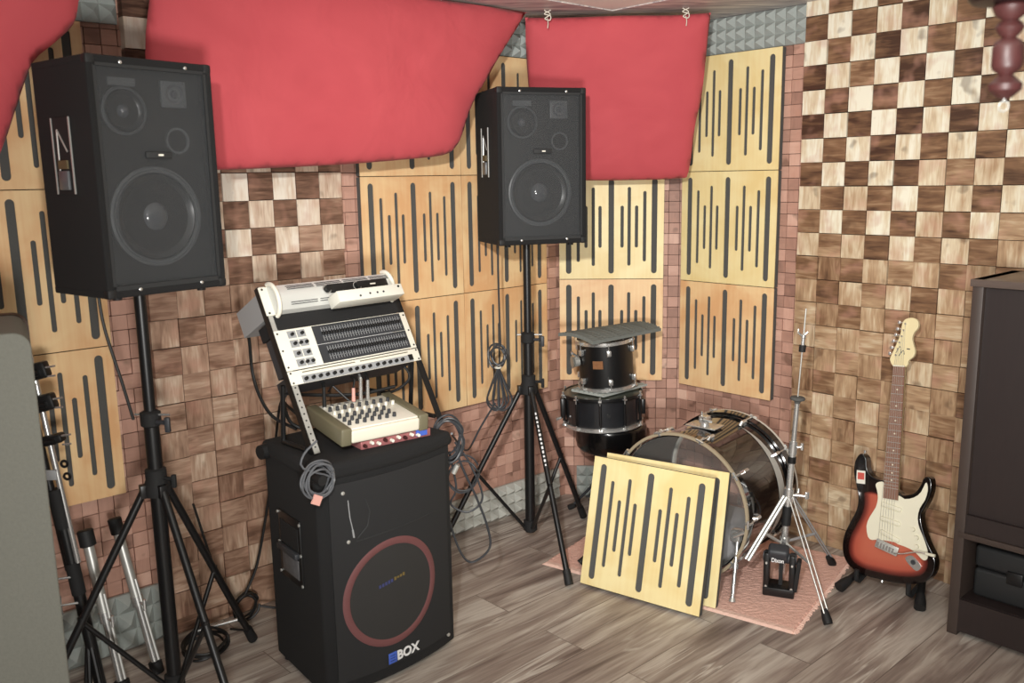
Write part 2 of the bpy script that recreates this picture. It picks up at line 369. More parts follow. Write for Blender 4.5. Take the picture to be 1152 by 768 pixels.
# ------------------------------------------------------------------ the room
AZ_A, AZ_B, AZ_C = math.radians(42.05), math.radians(-5.54), math.radians(-48.0)
OA, OB, OC = Vector((-0.574, 3.492, 0)), Vector((0.2305, 4.2542, 0)), Vector((0.798, 4.195, 0))   # front plane of the panels
def dirv(a): return Vector((math.cos(a), math.sin(a), 0))
def nrmv(a): return Vector((-math.sin(a), math.cos(a), 0))
def meet(O1, a1, O2, a2):      # along-coordinate on 1 where line 1 meets line 2
    d1, n2 = dirv(a1), nrmv(a2)
    return n2.dot(O2-O1)/n2.dot(d1)
BACK = 0.04
CEIL = 2.24
PA, PB, PC = OA+nrmv(AZ_A)*BACK, OB+nrmv(AZ_B)*BACK, OC+nrmv(AZ_C)*BACK
A_end = meet(PA, AZ_A, PB, AZ_B); B_0 = meet(PB, AZ_B, PA, AZ_A); B_end = meet(PB, AZ_B, PC, AZ_C); C_0 = meet(PC, AZ_C, PB, AZ_B)

def tile_wall(name, O, az, x0, x1, z1, bigs, bigmat, seed):
    """small tiles 5 cm at y=BACK; bigs: (xa, xb, tile_w, tile_h, z_phase, tonefn) stand proud to y=0"""
    rnd = random.Random(seed); V = []; Fc = []; col = []; mi = []
    def tile(xa, xb, za, zb, yf, yb, c, m):
        g = 0.0011
        xa += g; xb -= g; za += g; zb -= g
        k = len(V)
        V.extend([(xa, yf, za), (xb, yf, za), (xb, yf, zb), (xa, yf, zb), (xa, yb, za), (xb, yb, za), (xb, yb, zb), (xa, yb, zb)])
        for f in ((0, 1, 2, 3), (0, 4, 5, 1), (1, 5, 6, 2), (2, 6, 7, 3), (3, 7, 4, 0)):
            Fc.append(tuple(k+i for i in f)); col.append(c); mi.append(m)
    yb = BACK+0.022
    k = len(V); V.extend([(x0, yb, 0), (x1, yb, 0), (x1, yb, z1), (x0, yb, z1), (x0, yb+0.1, 0), (x1, yb+0.1, 0), (x1, yb+0.1, z1), (x0, yb+0.1, z1)])
    for f in ((0, 1, 2, 3), (4, 5, 6, 7), (0, 4, 5, 1), (1, 5, 6, 2), (2, 6, 7, 3), (3, 7, 4, 0)):
        Fc.append(tuple(k+i for i in f)); col.append((0, 0, 0, 1)); mi.append(0)
    s = 0.05; nx = math.ceil((x1-x0)/s); nz = math.ceil(z1/s)
    for i in range(nx):
        for j in range(nz):
            xa, xb, za, zb = x0+i*s, min(x0+(i+1)*s, x1), j*s, min((j+1)*s, z1)
            if xb-xa < 0.005 or zb-za < 0.005: continue
            if any(xa > B[0]+0.01 and xb < B[1]-0.01 for B in bigs): continue
            tile(xa, xb, za, zb, BACK-rnd.choice((0, 0.001, 0.003, 0.006)), yb, (min(1, max(0, rnd.gauss(0.5, 0.15))), rnd.choice((0, 1)), rnd.random(), 1), 1)
    for xa0, xb0, tw, th, ph, tone in bigs:
        n = round((xb0-xa0)/tw); zz = ph % th - th; rows = []
        while zz < z1-0.004:
            rows.append((max(0, zz), min(z1, zz+th))); zz += th
        for j, (za, zb) in enumerate(rows):
            if zb-za < 0.006: continue
            sh = rnd.uniform(-0.002, 0.002)
            for i in range(n):
                par = (i+j) % 2
                t = tone(par, (za+zb)/2, rnd, i, xa0+(i+.5)*tw)
                jz = rnd.uniform(-0.0012, 0.0012)
                tile(xa0+i*tw, xa0+(i+1)*tw, max(0, za+jz), min(z1, zb+jz), rnd.uniform(-0.006, 0.005), yb, (min(1, max(0, t)), par, rnd.random(), 1), 2)
    me = bpy.data.meshes.new(name); me.from_pydata(V, [], Fc)
    at = me.attributes.new('tile', 'FLOAT_COLOR', 'FACE')
    at.data.foreach_set('color', [c for q in col for c in q])
    for m in (M_GAP, M_SMALL, bigmat): me.materials.append(m)
    me.polygons.foreach_set('material_index', mi)
    o = bpy.data.objects.new(name, me); C.objects.link(o); o.location = (O.x, O.y, 0); o.rotation_euler = (0, 0, az)
    o['kind'] = 'structure'
    return o
def smoothstep(a, b, x):
    t = min(1, max(0, (x-a)/(b-a))); return t*t*(3-2*t)
def tone_C(par, z, r, i, x):      # two-toned tiles; contrast fading downward paints how light catches the grain
    k = smoothstep(0.95, 1.75, z)*(1-0.55*smoothstep(1.1, 1.8, x)*(1-smoothstep(1.5, 2.0, z)))
    base = 0.47
    return base + (0.38*k+0.05)*(1 if par else -0.75) + r.gauss(0, 0.07+0.04*(1-k))
def tone_A(par, z, r, i, x):  # height-dependent contrast stands in for light glancing off the grain
    k = smoothstep(1.1, 1.5, z)
    return 0.46 + (0.32*k+0.05)*(1 if par else -0.8) + r.gauss(0, 0.09)
tile_wall('wall_left', OA, AZ_A, -3.2, A_end+0.003, CEIL+0.004, [(-0.8408, -0.0834, 0.0947, 0.0967, 1.6038, tone_A)], M_BIG_GREY, 3)
tile_wall('wall_back', OB, AZ_B, B_0-0.003, B_end+0.003, CEIL+0.004, [], M_BIG, 5)
tile_wall('wall_right', OC, AZ_C, C_0-0.003, 0.6+0.098*26, CEIL+0.004, [(0.6, 0.6+0.098*26, 0.098, 0.0950, 1.612, tone_C)], M_BIG, 11)

def poly_slab(name, pts, z0, z1, mat, kind='structure'):
    m = MB(); m.prism(pts, z0, z1, lambda x, y, d: Vector((x, y, d))); o = m.build(name, mat, ang=0); o['kind'] = kind; return o
def rpt(a, c): # room axes: a along wall A direction, c along wall C direction, from the (virtual) corner
    return (K+dirv(AZ_A)*a+dirv(AZ_C)*c)
tA = meet(PA, AZ_A, PC, AZ_C); K = PA+dirv(AZ_A)*tA
fl = [rpt(0.12, -0.12), rpt(0.12, 5.2), rpt(-5.2, 5.2), rpt(-5.2, -0.12)]
poly_slab('floor', [(p.x, p.y) for p in fl], -0.05, 0, M_FLOOR)
poly_slab('ceiling', [(p.x, p.y) for p in fl], CEIL+0.0045, CEIL+0.06, M_CEIL)
I0 = Vector((0.437, 3.867, 0)); da = dirv(AZ_A); dc = dirv(AZ_C)
ia = I0-da*4.2; ic = I0+dc*4.2
o1 = rpt(0.1, 4.6); o2 = rpt(0.1, -0.1); o3 = rpt(-4.6, -0.1)
poly_slab('trim_1', [(p.x, p.y) for p in (ia, I0, ic, o1, o2, o3)], CEIL, CEIL+0.004, M_LAM)

# ------------------------------------------------------------------ acoustic foam
def pyramids(name, O, az, x0, x1, z0, z1, y0, s, h, mat, label, tilt=0.0):
    m = MB(); bm = m.bm; nx = max(1, round((x1-x0)/s)); nz = max(1, round((z1-z0)/s)); sx = (x1-x0)/nx; sz = (z1-z0)/nz
    P = {}
    def v(i, j):
        if (i, j) not in P: P[(i, j)] = bm.verts.new((i*sx, -0.012, j*sz))
        return P[(i, j)]
    for i in range(nx):
        for j in range(nz):
            a, b, c, d = v(i, j), v(i+1, j), v(i+1, j+1), v(i, j+1)
            t = bm.verts.new(((i+.5)*sx, -0.012-h, (j+.5)*sz))
            for e in ((a, b), (b, c), (c, d), (d, a)): bm.faces.new((e[0], e[1], t))
    W_, H_ = x1-x0, z1-z0
    b0 = [bm.verts.new(q) for q in ((0, 0, 0), (W_, 0, 0), (W_, 0, H_), (0, 0, H_))]
    bm.faces.new(b0)
    bm.faces.new([P[(i, 0)] for i in range(nx+1)]+[b0[1], b0[0]])
    bm.faces.new([P[(nx, j)] for j in range(nz+1)]+[b0[2], b0[1]])
    bm.faces.new([P[(i, nz)] for i in range(nx, -1, -1)]+[b0[3], b0[2]])
    bm.faces.new([P[(0, j)] for j in range(nz, -1, -1)]+[b0[0], b0[3]])
    o = m.build(name, mat, ang=20)
    loc = O+dirv(az)*x0+nrmv(az)*y0; o.location = (loc.x, loc.y, z0); o.rotation_euler = (-tilt, 0, az)
    return tag(o, label, 'acoustic foam')
YF = BACK-0.008
pyramids('acoustic_foam', OC, AZ_C, C_0+0.035, 0.593, 2.088, 2.238, YF, 0.05, 0.034, M_FOAM, 'grey pyramid foam strip under the ceiling above the rightmost column of wooden panels')
pyramids('acoustic_foam', OB, AZ_B, B_0+0.035, B_end-0.035, 2.09, 2.238, YF, 0.05, 0.03, M_FOAM, 'grey pyramid foam strip under the ceiling behind the smaller red banner')
pyramids('acoustic_foam', OA, AZ_A, -0.07, A_end-0.035, 2.09, 2.238, YF, 0.05, 0.03, M_FOAM, 'grey pyramid foam piece seen in the gap between the two large red banners')
pyramids('acoustic_foam', OA, AZ_A, -1.47, -0.851, 2.064, 2.235, YF, 0.05, 0.03, M_FOAM, 'dim grey foam piece high on the left wall above the left speaker')
pyramids('acoustic_foam', OA, AZ_A, -0.07, A_end-0.06, 0.002, 0.155, YF, 0.05, 0.032, M_FOAM_L, 'pale grey foam strip along the floor behind the center speaker stand')
pyramids('acoustic_foam', OB, AZ_B, B_0+0.06, B_end-0.04, 0.002, 0.155, YF, 0.05, 0.032, M_FOAM, 'grey foam strip along the floor behind the drum throne')
pyramids('acoustic_foam', OA, AZ_A, -1.75, -0.851, 0.002, 0.20, YF, 0.06, 0.034, M_FOAM, 'grey foam strip at the foot of the left wall behind the chrome stands')

# ------------------------------------------------------------------ slotted acoustic panels
def slotted_mesh(S, board, t):
    cu_ = bpy.data.curves.new('b', 'CURVE'); cu_.dimensions = '2D'; cu_.fill_mode = 'BOTH'; cu_.extrude = t/2
    def add(pts):
        s = cu_.splines.new('POLY'); s.points.add(len(pts)-1); s.use_cyclic_u = True
        for p, q in zip(s.points, pts): p.co = (q[0], q[1], 0, 1)
    add([(0, 0), (S, 0), (S, S), (0, S)])
    T, M1, M2, SH = (0.05, 0.95, 0.0132), (0.125, 0.875, 0.0078), (0.165, 0.835, 0.0078), (0.30, 0.70, 0.0078)
    for x, k in ((.09, T), (.183, M2), (.258, SH), (.328, M1), (.393, SH), (.50, T), (.604, SH), (.671, M1), (.741, SH), (.818, M2), (.91, T)):
        r = k[2]; xa = x*S; z0, z1 = k[0]*S+r, k[1]*S-r
        add([(xa+r*math.cos(a), z1+r*math.sin(a)) for a in [PI*q/8 for q in range(9)]] + [(xa-r*math.cos(a), z0-r*math.sin(a)) for a in [PI*q/8 for q in range(9)]])
    o = bpy.data.objects.new('b', cu_); C.objects.link(o)
    dg = bpy.context.evaluated_depsgraph_get(); me = bpy.data.meshes.new_from_object(o.evaluated_get(dg))
    bpy.data.objects.remove(o); bpy.data.curves.remove(cu_)
    me.transform(Matrix.Translation((0, t/2, 0)) @ XZ); me.name = 'board'
    return me
PS = 0.497
me_board = slotted_mesh(PS, None, 0.004)
me_board_y = me_board.copy()
mb = MB(); mb.box((PS/2, 0.0042+0.0125, PS/2), (PS-0.002, 0.025, PS-0.002)); bmesh.ops.recalc_face_normals(mb.bm, faces=mb.bm.faces)
me_felt = bpy.data.meshes.new('backing'); mb.bm.to_mesh(me_felt); mb.bm.free(); me_felt.materials.append(M_FELT)
me_board.materials.clear(); me_board.materials.append(M_BOARD); me_board_y.materials.clear(); me_board_y.materials.append(M_BOARD_Y)
def panel(loc, rot, label, mesh=None, group=None):
    t = thing('sound_absorber', label, 'acoustic panel', loc, rot=rot, group=group)
    b = bpy.data.objects.new('board', mesh or me_board); C.objects.link(b); b.parent = t
    f = bpy.data.objects.new('backing', me_felt); C.objects.link(f); f.parent = t
    return t
def wall_panel(O, az, x, z, label, mesh=None):
    p = O+dirv(az)*(x+0.0015); return panel((p.x, p.y, z+0.0015), Matrix.Rotation(az, 3, 'Z'), label, mesh)
zr = 0.585
for j, r_ in enumerate(('bottom', 'middle', 'top')):
    ex = {0: ('bottom slotted wooden panel behind the mixer rack, left of the hanging coiled cable', 'bottom slotted wooden panel directly behind the center speaker stand and its hanging coiled cable'),
          1: ('middle-row slotted wooden panel above the rack amplifier, left of the center speaker', 'middle-row slotted wooden panel mostly hidden behind the center speaker'),
          2: ('top slotted wooden panel mostly covered by the large red banner, left of the center speaker', 'top slotted wooden panel seen in the gap between the large and the smaller red banner')}[j]
    wall_panel(OA, AZ_A, 0.0, zr+0.5*j, ex[0]); wall_panel(OA, AZ_A, 0.5, zr+0.5*j, ex[1])
for j, l in enumerate(('bottom slotted wooden panel on the back wall behind the small tom drum', 'slotted wooden panel right of the center speaker, under the smaller red banner')):
    tb = wall_panel(OB, AZ_B, 0.0, 0.598+0.4925*j, l, me_board_y if j else None); tb.scale = (0.985, 1, 0.985)
for j, l in enumerate(('bottom slotted wooden panel of the rightmost column, above the bass drum', 'middle slotted wooden panel of the rightmost column', 'top slotted wooden panel of the rightmost column, beside the red banner')):
    wall_panel(OC, AZ_C, 0.0, zr+0.5*j, l, me_board_y if j else None)
for j, l in enumerate(('bottom slotted wooden panel on the left wall, above the leaning chrome stands', 'middle slotted wooden panel on the left wall behind the left speaker', 'top slotted wooden panel on the left wall, beside the dark red cloth')):
    wall_panel(OA, AZ_A, -1.4675, 0.56+0.5*j, l)
def lean_rot(az, t): return Matrix.Rotation(az, 3, 'Z') @ Matrix.Rotation(-t, 3, 'X')
panel((0.250, 3.262, 0.014), lean_rot(-0.627, 0.232), 'front slotted wooden panel leaning against the bass drum, standing at the rug edge', me_board_y)
panel((0.309, 3.305, 0.012), lean_rot(-0.575, 0.228), 'rear slotted wooden panel leaning on the bass drum, behind the front one', me_board_y)

# ------------------------------------------------------------------ red cloth banners
def pillow(name, out, T, rim, label, O, az, y, lean=0.0, pivot=None, seed=0):
    """outline (x,z) in the plane of az: a soft-edged cushion of half thickness T with gentle folds"""
    pivot = pivot or (0, 0)
    pts = [Vector(p) for p in out]; nb = len(pts); st = 0.022
    xs = [p[0] for p in out]; zs = [p[1] for p in out]; xx = min(xs)
    k = 0
    while xx < max(xs):
        yy = min(zs)+(k % 2)*st/2
        while yy < max(zs):
            if inside((xx, yy), out) and edist((xx, yy), out) > 0.007: pts.append(Vector((xx, yy)))
            yy += st
        xx += st*0.87; k += 1
    vo, eo, fo, *_ = delaunay_2d_cdt(pts, [(i, (i+1) % nb) for i in range(nb)], [list(range(nb))], 1, 1e-5)
    n0 = len(vo); V = []; th = []
    for p in vo:
        d = min(1, edist((p.x, p.y), out)/rim); t = T*math.sqrt(max(0, 1-(1-d)**2))
        w_ = 0.010*d*noise.noise(Vector((p.x*3.2+seed, p.y*4.5, seed)))+0.004*d*noise.noise(Vector((p.x*9+seed, p.y*16, 3)))
        th.append((t, w_))
    V = [(p.x-pivot[0], -t+w_, p.y-pivot[1]) for p, (t, w_) in zip(vo, th)]+[(p.x-pivot[0], t+w_, p.y-pivot[1]) for p, (t, w_) in zip(vo, th)]
    F_ = [tuple(f) for f in fo]+[tuple(i+n0 for i in reversed(f)) for f in fo]
    me = bpy.data.meshes.new(name); me.from_pydata(V, [], F_)
    bm = bmesh.new(); bm.from_mesh(me); bmesh.ops.remove_doubles(bm, verts=bm.verts, dist=1e-5); bmesh.ops.recalc_face_normals(bm, faces=bm.faces); bm.to_mesh(me); bm.free()
    o = link(name, me, M_RED, None, ang=80)
    loc = O+dirv(az)*pivot[0]+nrmv(az)*y
    o.location = (loc.x, loc.y, pivot[1]); o.rotation_euler = (lean, 0, az)
    return tag(o, label, 'fabric banner')
b1 = [(-0.83, 2.106), (-0.856, 1.953), (-0.853, 1.721), (-0.83, 1.64), (-0.78, 1.616), (-0.663, 1.614), (-0.389, 1.622), (-0.143, 1.633), (0.091, 1.649), (0.25, 1.664), (0.313, 1.694), (0.35, 1.745), (0.379, 1.813), (0.422, 1.889), (0.47, 1.946), (0.552, 2.053), (0.641, 2.16), (0.690, 2.222), (0.700, 2.232), (0.690, 2.234), (0.3, 2.234), (-0.2, 2.232), (-0.6, 2.232), (-0.80, 2.232)]
pillow('fabric_banner', smooth_closed(b1, 3), 0.045, 0.17, 'largest red cloth banner hung under the ceiling between the two loudspeakers', OA, AZ_A, -0.20, 0, (0, 2.2), 1).location.z -= 0.003
b0 = [(-1.00, 2.225), (-1.030, 2.084), (-1.05, 2.02), (-1.108, 1.962), (-1.165, 1.91), (-1.205, 1.823), (-1.272, 1.665), (-1.34, 1.58), (-1.55, 1.55), (-1.9, 1.56), (-1.95, 1.9), (-1.93, 2.225), (-1.5, 2.232)]
pillow('fabric_banner', smooth_closed(b0, 3), 0.040, 0.15, 'dark red cloth banner in the upper left corner, left of the left speaker', OA, AZ_A, -0.20, 0, (-1.4, 2.2), 5).location.z -= 0.003
b2 = [(-0.002, 0.0), (0.0, -0.012), (0.0, -0.15), (0.012, -0.4), (0.01, -0.64), (0.02, -0.683), (0.2, -0.69), (0.45, -0.693), (0.66, -0.688), (0.705, -0.66), (0.722, -0.45), (0.742, -0.33), (0.752, -0.1), (0.756, -0.012), (0.756, 0.0), (0.745, 0.002), (0.6, -0.004), (0.4, 0.0), (0.15, -0.002), (0.012, 0.002)]
OB2 = Vector((0.078, 3.868, 0))
pillow('fabric_banner', smooth_closed([(x, z+2.218) for x, z in b2], 3), 0.040, 0.15, 'smaller red cloth banner tied to the ceiling right of the center speaker', OB2, math.radians(-3), 0, 0.28, (0, 2.218), 9)
def rope(x, y, name_label):
    m = MB()
    m.tube(spline([(x-0.012, y, 2.238), (x+0.012, y-0.004, 2.222), (x-0.010, y-0.008, 2.205), (x+0.010, y-0.010, 2.198), (x+0.012, y-0.008, 2.215), (x-0.012, y-0.004, 2.224), (x+0.014, y, 2.238)]), 0.0022, 6)
    m.tube(spline([(x, y-0.01, 2.205), (x+0.002, y-0.02, 2.185), (x, y-0.022, 2.165)]), 0.0018, 6)
    tag(m.build('rope_knot', M_ROPE), name_label, 'rope')
rope(0.166, 3.815, 'white rope knot tying the left corner of the smaller red banner to the ceiling')
rope(0.728, 3.815, 'white rope knot tying the right corner of the smaller red banner to the ceiling')

# ------------------------------------------------------------------ loudspeakers on stands
def pa_speaker(loc, rz, w_, h_, d_, label):
    t = thing('loudspeaker', label, 'loudspeaker', loc, rz)
    rim = 0.014
    m = MB()     # cabinet shell: sides and back, open front
    yb, yf = d_/2, -d_/2
    tb = 0.02
    out = [(-w_/2, yf), (w_/2, yf), (w_/2, yb*0.6), (w_/2-0.05, yb), (-w_/2+0.02, yb), (-w_/2, yb-0.02)]
    m.prism(out, 0, tb, lambda x, y, d: Vector((x, y, d))); m.prism(out, h_-tb, h_, lambda x, y, d: Vector((x, y, d)))
    m.box((-w_/2+0.009, -0.01, h_/2), (0.018, d_-0.02, h_-0.03)); m.box((w_/2-0.009, -0.03, h_/2), (0.018, d_-0.06, h_-0.03))
    m.box((0, yb-0.02, h_/2), (w_-0.06, 0.02, h_-0.03))
    m.build('cabinet', M_CARPET, t, bevel=0.005)
    m = MB(); m.box((0, yf+0.046, h_/2), (w_-0.03, 0.012, h_-0.03)); m.build('baffle', M_BAFFLE, t)
    X = lambda u: (u-0.5)*w_
    Z = lambda v: v*h_
    yd = yf+0.040   # baffle surface
    def driver(cx, cz, R):
        q = Matrix.Translation((cx, yd, cz)) @ Matrix.Rotation(PI/2, 4, 'X')   # local +z -> -y (outward)
        b = MB(); b.lathe([(R, 0.0), (R, 0.007), (R*0.96, 0.009), (R*0.955, 0.005), (R*0.93, 0.005), (R*0.92, 0.009), (R*0.89, 0.009), (R*0.88, 0.004)], 48, q)
        f = b.build('driver_frame', M_DGREY_G, t)
        b = MB(); b.lathe([(R*0.88, 0.004), (R*0.84, 0.008), (R*0.78, 0.003), (R*0.40, -0.016*R/0.13), (R*0.33, -0.018*R/0.13)], 48, q)
        b.build('cone', M_CONE, f)
        b = MB(); b.lathe([(R*0.36, -0.017*R/0.13), (R*0.30, -0.002), (R*0.2, 0.008), (R*0.08, 0.012), (0.0005, 0.013)], 32, q, cap1=True)
        b.build('dust_cap', M_CAP, f)
    driver(X(0.31), Z(0.785), 0.062); driver(X(0.50), Z(0.335), 0.132)
    b = MB(); b.box((X(0.72), yd-0.004, Z(0.865)), (0.074, 0.010, 0.07), bev=0.003)
    for s1 in (-1, 1):
        for s2 in (-1, 1): b.cyl((X(.72)+s1*.031, yd-0.009, Z(.865)+s2*.029), (X(.72)+s1*.031, yd-0.0125, Z(.865)+s2*.029), 0.003, seg=8)
    hn = b.build('tweeter_horn', M_DGREY_G, t)
    b = MB(); b.lathe([(0.026, 0.0045), (0.012, 0.0015), (0.008, 0.008), (0.0005, 0.009)], 24, Matrix.Translation((X(.72), yd-0.006, Z(.865))) @ Matrix.Rotation(PI/2, 4, 'X'), cap1=True); b.build('tweeter_dome', M_CAP, hn)
    b = MB(); b.lathe([(0.035, 0.0), (0.035, 0.006), (0.030, 0.006), (0.028, -0.0)], 32, Matrix.Translation((X(.73), yd, Z(.665))) @ Matrix.Rotation(PI/2, 4, 'X')); b.build('port_ring', M_DGREY_G, t)
    b = MB(); b.lathe([(0.029, 0.001), (0.0005, 0.001)], 32, Matrix.Translation((X(.73), yd, Z(.665))) @ Matrix.Rotation(PI/2, 4, 'X')); b.build('port', M_BLACKM, t)
    b = MB(); b.box((X(.31), yd-0.002, Z(.905)), (0.075, 0.004, 0.02)); b.build('control_label', M_DGREY_G, t)
    g = MB(); g.box((0, yf+0.008, h_/2), (w_-2*rim-0.02, 0.0015, h_-2*rim-0.02)); gr = g.build('grille', M_VEIL, t, ang=0)
    g = MB(); 
    for a_, b_ in (((0, h_-rim-0.006), (w_-2*rim, 0.014)), ((0, rim+0.008), (w_-2*rim, 0.018))): g.box((a_[0], yf+0.007, a_[1]), (b_[0], 0.01, b_[1]))
    for s1 in (-1, 1): g.box((s1*(w_/2-rim-0.005), yf+0.007, h_/2), (0.012, 0.01, h_-2*rim))
    g.build('grille_frame', M_GRF, gr)
    g = MB(); g.box((0.0, yf+0.003, Z(.60)), (0.075, 0.008, 0.016), bev=0.002); g.build('badge', M_GRF, t)
    g = MB(); g.box((0.004, yf-0.0015, Z(.60)), (0.014, 0.002, 0.005)); g.build('badge_logo', M_SILVER, t)
    for x, z in ((-.25, .975), (.27, .975), (-.25, .03), (.27, .03)):
        g = MB(); g.lathe([(0.0045, 0), (0.0045, 0.003), (0.002, 0.0045), (0.0005, 0.0046)], 10, Matrix.Translation((x*w_, yf-0.0005, z*h_)) @ Matrix.Rotation(PI/2, 4, 'X'), cap1=True); g.build('screw', M_CHROME, t)
    for sx in (-1, 1):
        for z in (0.012, h_-0.012):
            g = MB(); g.box((sx*(w_/2-0.012), yf+0.012, z), (0.026, 0.026, 0.026), bev=0.006); g.build('corner_cap', M_RUBBER, t)
    # side handle on the left: rim, dark well, grip bar
    g = MB(); hz0, hz1, hy = Z(.44), Z(.76), 0.0; hw = 0.09
    g.box((-w_/2-0.001, hy, (hz0+hz1)/2), (0.004, hw, hz1-hz0)); hp = g.build('handle_plate', M_BLACKM, t)
    g = MB()
    for yy in (-1, 1): g.box((-w_/2-0.004, hy+yy*hw/2, (hz0+hz1)/2), (0.004, 0.003, hz1-hz0))
    g.tube([(-w_/2-0.004, hy+0.02, hz1-0.03), (-w_/2-0.004, hy-0.025, (hz0+hz1)/2+0.01)], 0.0022, 6); g.tube([(-w_/2-0.004, hy+0.02, hz1-0.03), (-w_/2-0.004, hy+0.022, hz0+0.06)], 0.0022, 6)
    g.build('handle_rim', M_STEEL, hp)
    g = MB(); g.box((-w_/2-0.005, hy+0.0, hz0+0.035), (0.01, hw*0.55, 0.05), bev=0.004); g.build('handle_grip', M_DGREY_G, hp)
    g = MB(); g.box((-w_/2-0.004, hy+0.0, hz0+0.075), (0.008, hw*0.5, 0.022)); g.build('handle_badge', M_BRASS, hp)
    for sx in (-1, 1):
        g = MB(); g.cyl((sx*(w_/2-0.05), yf+0.05, 0), (sx*(w_/2-0.05), yf+0.05, -0.01), 0.012); g.build('foot', M_RUBBER, t)
    return t
M_DGREY_G = simple('dark_grey_frame', lin(92, 95, 98), 0.35)
M_BAFFLE = simple('baffle_black', lin(30, 31, 32), 0.6)
M_CONE = simple('speaker_cone', lin(46, 48, 50), 0.28)
M_CAP = simple('dust_cap', lin(84, 87, 92), 0.16, coat=0.8)
M_GRF = simple('grille_edge', lin(40, 41, 42), 0.7)
pa_speaker((-1.04, 2.50, 1.281), math.radians(52.5), 0.352, 0.607, 0.30, 'large black loudspeaker on the left stand, nearer the camera')
pa_speaker((0.083, 3.719, 1.309), math.radians(18.0), 0.368, 0.604, 0.32, 'black loudspeaker on the center stand, in front of the wooden panels')

def speaker_stand(base, feet, hub, clamp, top, label, brace_z=0.03, txt=False):
    t = thing('speaker_stand', label, 'speaker stand', (base[0], base[1], 0))
    m = MB(); m.cyl((0, 0, 0.045), (0, 0, clamp-0.01), 0.0215, seg=24); m.build('lower_tube', M_BLACK, t)
    m = MB(); m.cyl((0, 0, clamp-0.02), (0, 0, top), 0.0165, seg=24); m.build('upper_tube', M_BLACK, t)
    m = MB(); m.lathe([(0.022, clamp-0.03), (0.029, clamp-0.025), (0.029, clamp+0.012), (0.018, clamp+0.018)], 24); cl = m.build('collar', M_BLACKM, t)
    m = MB(); m.cyl((-0.045, 0, clamp+0.006), (0.06, -0.01, clamp+0.006), 0.0035, seg=8); m.build('lock_pin', M_CHROME, cl)
    m = MB(); m.cyl((0.025, -0.02, clamp-0.012), (0.052, -0.03, clamp-0.012), 0.006, 0.007); m.box((0.06, -0.033, clamp-0.018), (0.016, 0.014, 0.045), bev=0.004); m.build('knob', M_DGREY, cl)
    m = MB(); m.lathe([(0.0225, hub-0.03), (0.036, hub-0.028), (0.038, hub+0.0), (0.030, hub+0.02), (0.030, hub+0.05), (0.022, hub+0.055)], 24)
    hb = m.build('hub', M_BLACKM, t)
    m = MB(); m.cyl((0.03, -0.01, hub+0.025), (0.055, -0.02, hub+0.025), 0.006); m.box((0.06, -0.022, hub+0.02), (0.014, 0.014, 0.04), bev=0.004); m.build('knob', M_BLACKM, hb)
    m = MB(); m.lathe([(0.0225, brace_z+0.02), (0.030, brace_z+0.024), (0.030, brace_z+0.065), (0.0225, brace_z+0.07)], 24); m.build('brace_collar', M_BLACKM, t)
    for k, (fx, fy) in enumerate(feet):
        p1 = Vector((fx-base[0], fy-base[1], 0.018)); dh = Vector((p1.x, p1.y, 0)).normalized()
        p0 = dh*0.038+Vector((0, 0, hub-0.01))
        d = (p1-p0).normalized(); q = d.to_track_quat('Z', 'Y').to_matrix()
        m = MB(); m.cyl(p0, p1, 0.0115, seg=14)
        m.box(p0-d*0.0, (0.022, 0.026, 0.04), rot=Matrix.Rotation(math.atan2(dh.y, dh.x), 3, 'Z'), bev=0.003)
        lg = m.build('leg', M_BLACK, t)
        m = MB(); m.cyl(p1-d*0.05, p1-d*0.0+d*0.008, 0.0155, 0.017, seg=14); m.build('rubber_foot', M_RUBBER, lg)
        if txt and k == 0:
            a_ = p0.lerp(p1, 0.12); b_ = p0.lerp(p1, 0.42); side = d.cross(Vector((0, -1, 0))).normalized(); nf = side.cross(d).normalized()
            if nf.y > 0: nf = -nf
            m = MB(); rr = random.Random(3); nn_ = 13
            for i in range(nn_):
                c_ = a_.lerp(b_, (i+.5)/nn_)+nf*0.0108; wd = 0.009*rr.uniform(.6, 1)
                m.box(c_, (wd, 0.0012, 0.013*rr.uniform(.6, 1)), rot=Matrix((side, -nf, d)).transposed())
            m.build('printed_lettering', M_WHITETXT, lg)
        mid = p0.lerp(p1, 0.52); c0 = dh*0.028+Vector((0, 0, brace_z+0.04))
        m = MB(); m.cyl(c0, mid, 0.0075, seg=10); m.cyl(mid-dh*0.0+Vector((0, 0, -.012)), mid+Vector((0, 0, .014)), 0.011, seg=10); m.build('brace', M_BLACK, t)
    return t
def pol(b, az, r): return (b[0]+r*math.cos(math.radians(az)), b[1]+r*math.sin(math.radians(az)))
LB = (-1.05, 2.51); CB = (0.067, 3.71)
speaker_stand(LB, [pol(LB, 316, .42), pol(LB, 70, .383), pol(LB, 214, .42)], .70, .91, 1.29, 'black tripod stand holding the left loudspeaker')
speaker_stand(CB, [(.205, 3.254), (-.328, 3.566), (.318, 3.96)], .695, .915, 1.315, 'black tripod stand holding the center loudspeaker', txt=True)

